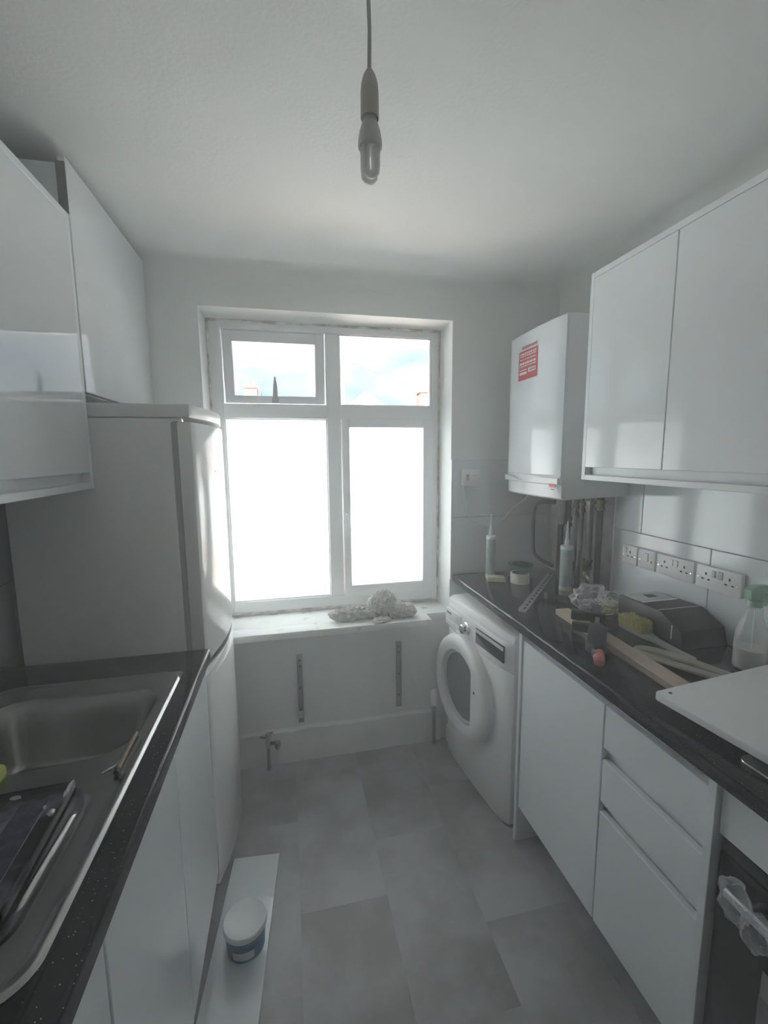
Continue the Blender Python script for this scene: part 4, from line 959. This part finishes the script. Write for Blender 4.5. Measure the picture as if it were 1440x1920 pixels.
# cable coil
t = thing('cable_coil', 'coil of beige cable on the worktop tucked under the white board', 'cable', (1.07, .98, .91))
bm = nb(); pts = []
for k in range(5*28+1):
    a = 2*PI*k/28; q = k/28
    sx = .130+.004*math.sin(q*2.1); sy = .015+.0055*q
    lx = sx*math.cos(a); ly = sy*math.sin(a)+.003*math.sin(q*2.9)
    th = math.radians(-62)
    pts.append((1.087+.003*math.sin(q*3)+lx*math.cos(th)-ly*math.sin(th), .970+lx*math.sin(th)+ly*math.cos(th), .9145+.0045*(q % 2.5)+.003*math.sin(a*1.5+q)))
tube(bm, pts, .0045, 8); obj('cable_loops', bm, 'cable', t)
# black carton
t = thing('black_carton', 'open black printed carton against the tiled wall', 'box', (1.24, 1.17, .91))
bm = nb(); prism(bm, [(1.330, .911), (1.335, 1.0), (1.150, 1.005), (1.070, .965), (1.055, .911)], 1.175, 1.345, 'X', bev=.001); obj('carton_body', bm, 'cardboard', t)
bm = nb(); box(bm, 1.19, 1.335, 1.255, 1.325, 1.0005, 1.0035); obj('shipping_label', bm, 'paper', t)
bm = nb(); box(bm, 1.19, 1.335, 1.236, 1.248, 1.0005, 1.0045); obj('label_stripe', bm, 'text_white', t)
bm = nb(); box(bm, 1.25, 1.29, 1.275, 1.305, 1.0034, 1.0038); obj('label_print', bm, 'ink', t)
bm = nb(); box(bm, 1.178, 1.34, 1.158, 1.161, 1.0045, 1.0058); box(bm, 1.1735, 1.1752, 1.100, 1.103, .93, .975); obj('edge_stripe', bm, 'paper', t)
# bottles
t = thing('spray_bottle', 'clear spray bottle with a pale green trigger head behind the white board', 'bottle', (1.262, .925, .91)); T = Matrix.Translation((1.262, .925, .91))
bm = nb(); lathe(bm, [(0, .001), (.036, .001), (.040, .006), (.040, .085), (.037, .11), (.026, .145), (.020, .165), (.019, .178), (.0135, .180), (.0135, .192)], 32, T); obj('bottle_body', bm, 'bottle', t, smooth=60)
bm = nb(); lathe(bm, [(0, .004), (.036, .004), (.0375, .010), (.0375, .06), (0, .06)], 28, T); obj('liquid', bm, film('cloudy_liquid', (.70, .72, .66), .35, .2), t)
bm = nb(); lathe(bm, [(0, .182), (.017, .182), (.017, .198), (.012, .202), (0, .202)], 20, T); obj('collar', bm, 'greencap', t)
bm = nb(); prism(bm, [(-.030, .205), (-.034, .232), (-.010, .243), (.040, .240), (.046, .228), (.020, .222), (.012, .202), (-.012, .202)], -.011, .011, 'Y', bev=.003, mtx=T); obj('trigger_head', bm, 'greencap', t)
bm = nb(); prism(bm, [(.024, .222), (.034, .222), (.040, .200), (.034, .180), (.030, .181), (.032, .200)], -.007, .007, 'Y', bev=.002, mtx=T); obj('trigger', bm, 'greencap', t)
bm = nb(); tube(bm, [(1.262, .925, .92), (1.262, .925, 1.10)], .002, 6); obj('dip_tube', bm, 'plastic', t)
t = thing('cleaner_bottle', 'cloudy white plastic bottle next to the spray bottle', 'bottle', (1.318, .865, .91)); T = Matrix.Translation((1.313, .862, .91))
bm = nb(); lathe(bm, [(0, 0), (.034, 0), (.037, .006), (.037, .09), (.030, .125), (.018, .140), (.014, .145), (.014, .155)], 28, T); obj('bottle_body', bm, film('cloudy_bottle', (.74, .70, .66), .55, .2), t, smooth=60)
bm = nb(); lathe(bm, [(0, .150), (.017, .150), (.017, .175), (.015, .178), (0, .178)], 20, T); obj('screw_cap', bm, 'plastic', t)

# ------------------------------------------------------------------ things on the sink
t = thing('plaster_tray', 'black plastic tray smeared with plaster lying on the drainer', 'tray', (-.50, .74, .917))
Tm = Matrix.Translation((-.405, .842, .9145)) @ Matrix.Rotation(math.radians(4), 4, 'Z')
bm = nb(); prism(bm, rrect(-.165, 0, -.25, 0, .012), 0, .004, 'Z', mtx=Tm); obj('tray_base', bm, 'tray', t)
bm = nb()
for (a, b, c, d) in ((-.165, 0, -.006, 0), (-.165, 0, -.25, -.244), (-.006, 0, -.25, 0), (-.165, -.159, -.25, 0)): box(bm, a, b, c, d, 0, .013, bev=.002, mtx=Tm)
obj('tray_rim', bm, 'tray', t)
bm = nb()
for (x, y, a, b) in ((-.004, -.022, .003, .020), (-.010, -.075, .005, .007), (-.03, -.05, .0025, .003), (-.09, -.010, .008, .0025)):
    lump(bm, (x, y, .006 if x < -.01 else .013), (a, b, .004), .4, 2.5, seed=x*100, sub=3, mtx=Tm)
obj('plaster_splash', bm, 'plastic_grey', t)
bm = nb(); box(bm, -.075, -.03, -.24, -.03, .0035, .0055, bev=.001, seg=1, mtx=Tm); obj('blue_smear', bm, two_tone('blue_paint_smear', (.03, .035, .075), (.14, .14, .18), 30, .42, .68, .4), t)
bm = nb(); prism(bm, rrect(-.640, -.548, .852, .915, .018), .9135, .934, 'Z', bev=.005); tag(obj('sponge', bm, 'sponge'), 'yellow green sponge at the bowl edge behind the tray', 'sponge')
t = thing('wooden_stick', 'thin brown wooden stick lying on the sink rim', 'stick', (-.344, .92, .917))
bm = nb(); tube(bm, [(-.343, .862, .9195), (-.346, .982, .9195)], .0042, 10); obj('shaft', bm, 'stick', t)
bm = nb(); tube(bm, [(-.3429, .855, .9195), (-.343, .866, .9195)], .0050, 10); obj('dark_tip', bm, 'dark', t)
bm = nb(); tube(bm, [(-.372, .868, .9155), (-.362, .875, .9165), (-.352, .884, .9165), (-.349, .892, .922)], [.0012, .002, .0016, .001], 6, smooth_steps=4); tag(obj('plastic_scrap', bm, 'plastic'), 'tiny white plastic shred beside the wooden stick', 'scrap')

# ------------------------------------------------------------------ floor things
a = Vector((-.168, 1.539)); ab = math.atan2(.555-1.539, -.255+.168)
Tm = Matrix.Translation((a.x, a.y, 0)) @ Matrix.Rotation(ab, 4, 'Z')
bm = nb(); box(bm, 0, .98, -.083, .083, 0.0005, .018, bev=.001, seg=1, mtx=Tm)
tag(obj('plinth_board', bm, 'gloss_r'), 'long white gloss plinth board lying on the floor under the tub', 'board')
t = thing('filler_tub', 'small white lidded tub with a blue printed band on the plinth board', 'tub', (-.178, 1.226, .018)); T = Matrix.Translation((-.178, 1.226, .018))
bm = nb(); lathe(bm, [(0, .001), (.052, .001), (.054, .004), (.060, .088), (.057, .09), (0, .09)], 40, T); b = obj('tub_body', bm, 'tub', t)
bm = nb(); lathe(bm, [(.0545, .010), (.0552, .0105), (.0600, .080), (.0592, .081)], 40, T); obj('blue_band', bm, 'blue', b)
bm = nb()
tt = bmesh.new(); P0 = []
for i in range(9):
    an = math.radians(-125+i*8)
    P0.append([tt.verts.new(((.0560+.0006+.0048*(z-.02)/.05)*math.cos(an), (.0560+.0006+.0048*(z-.02)/.05)*math.sin(an), z)) for z in (.022, .050)])
for p, q in zip(P0, P0[1:]): tt.faces.new((p[0], q[0], q[1], p[1]))
merge(bm, tt, T); obj('white_print', bm, 'paper', b)
bm = nb(); lathe(bm, [(.058, .084), (.0645, .084), (.065, .098), (.062, .101), (.058, .099), (0, .098)], 44, T); obj('lid', bm, 'tub', t)
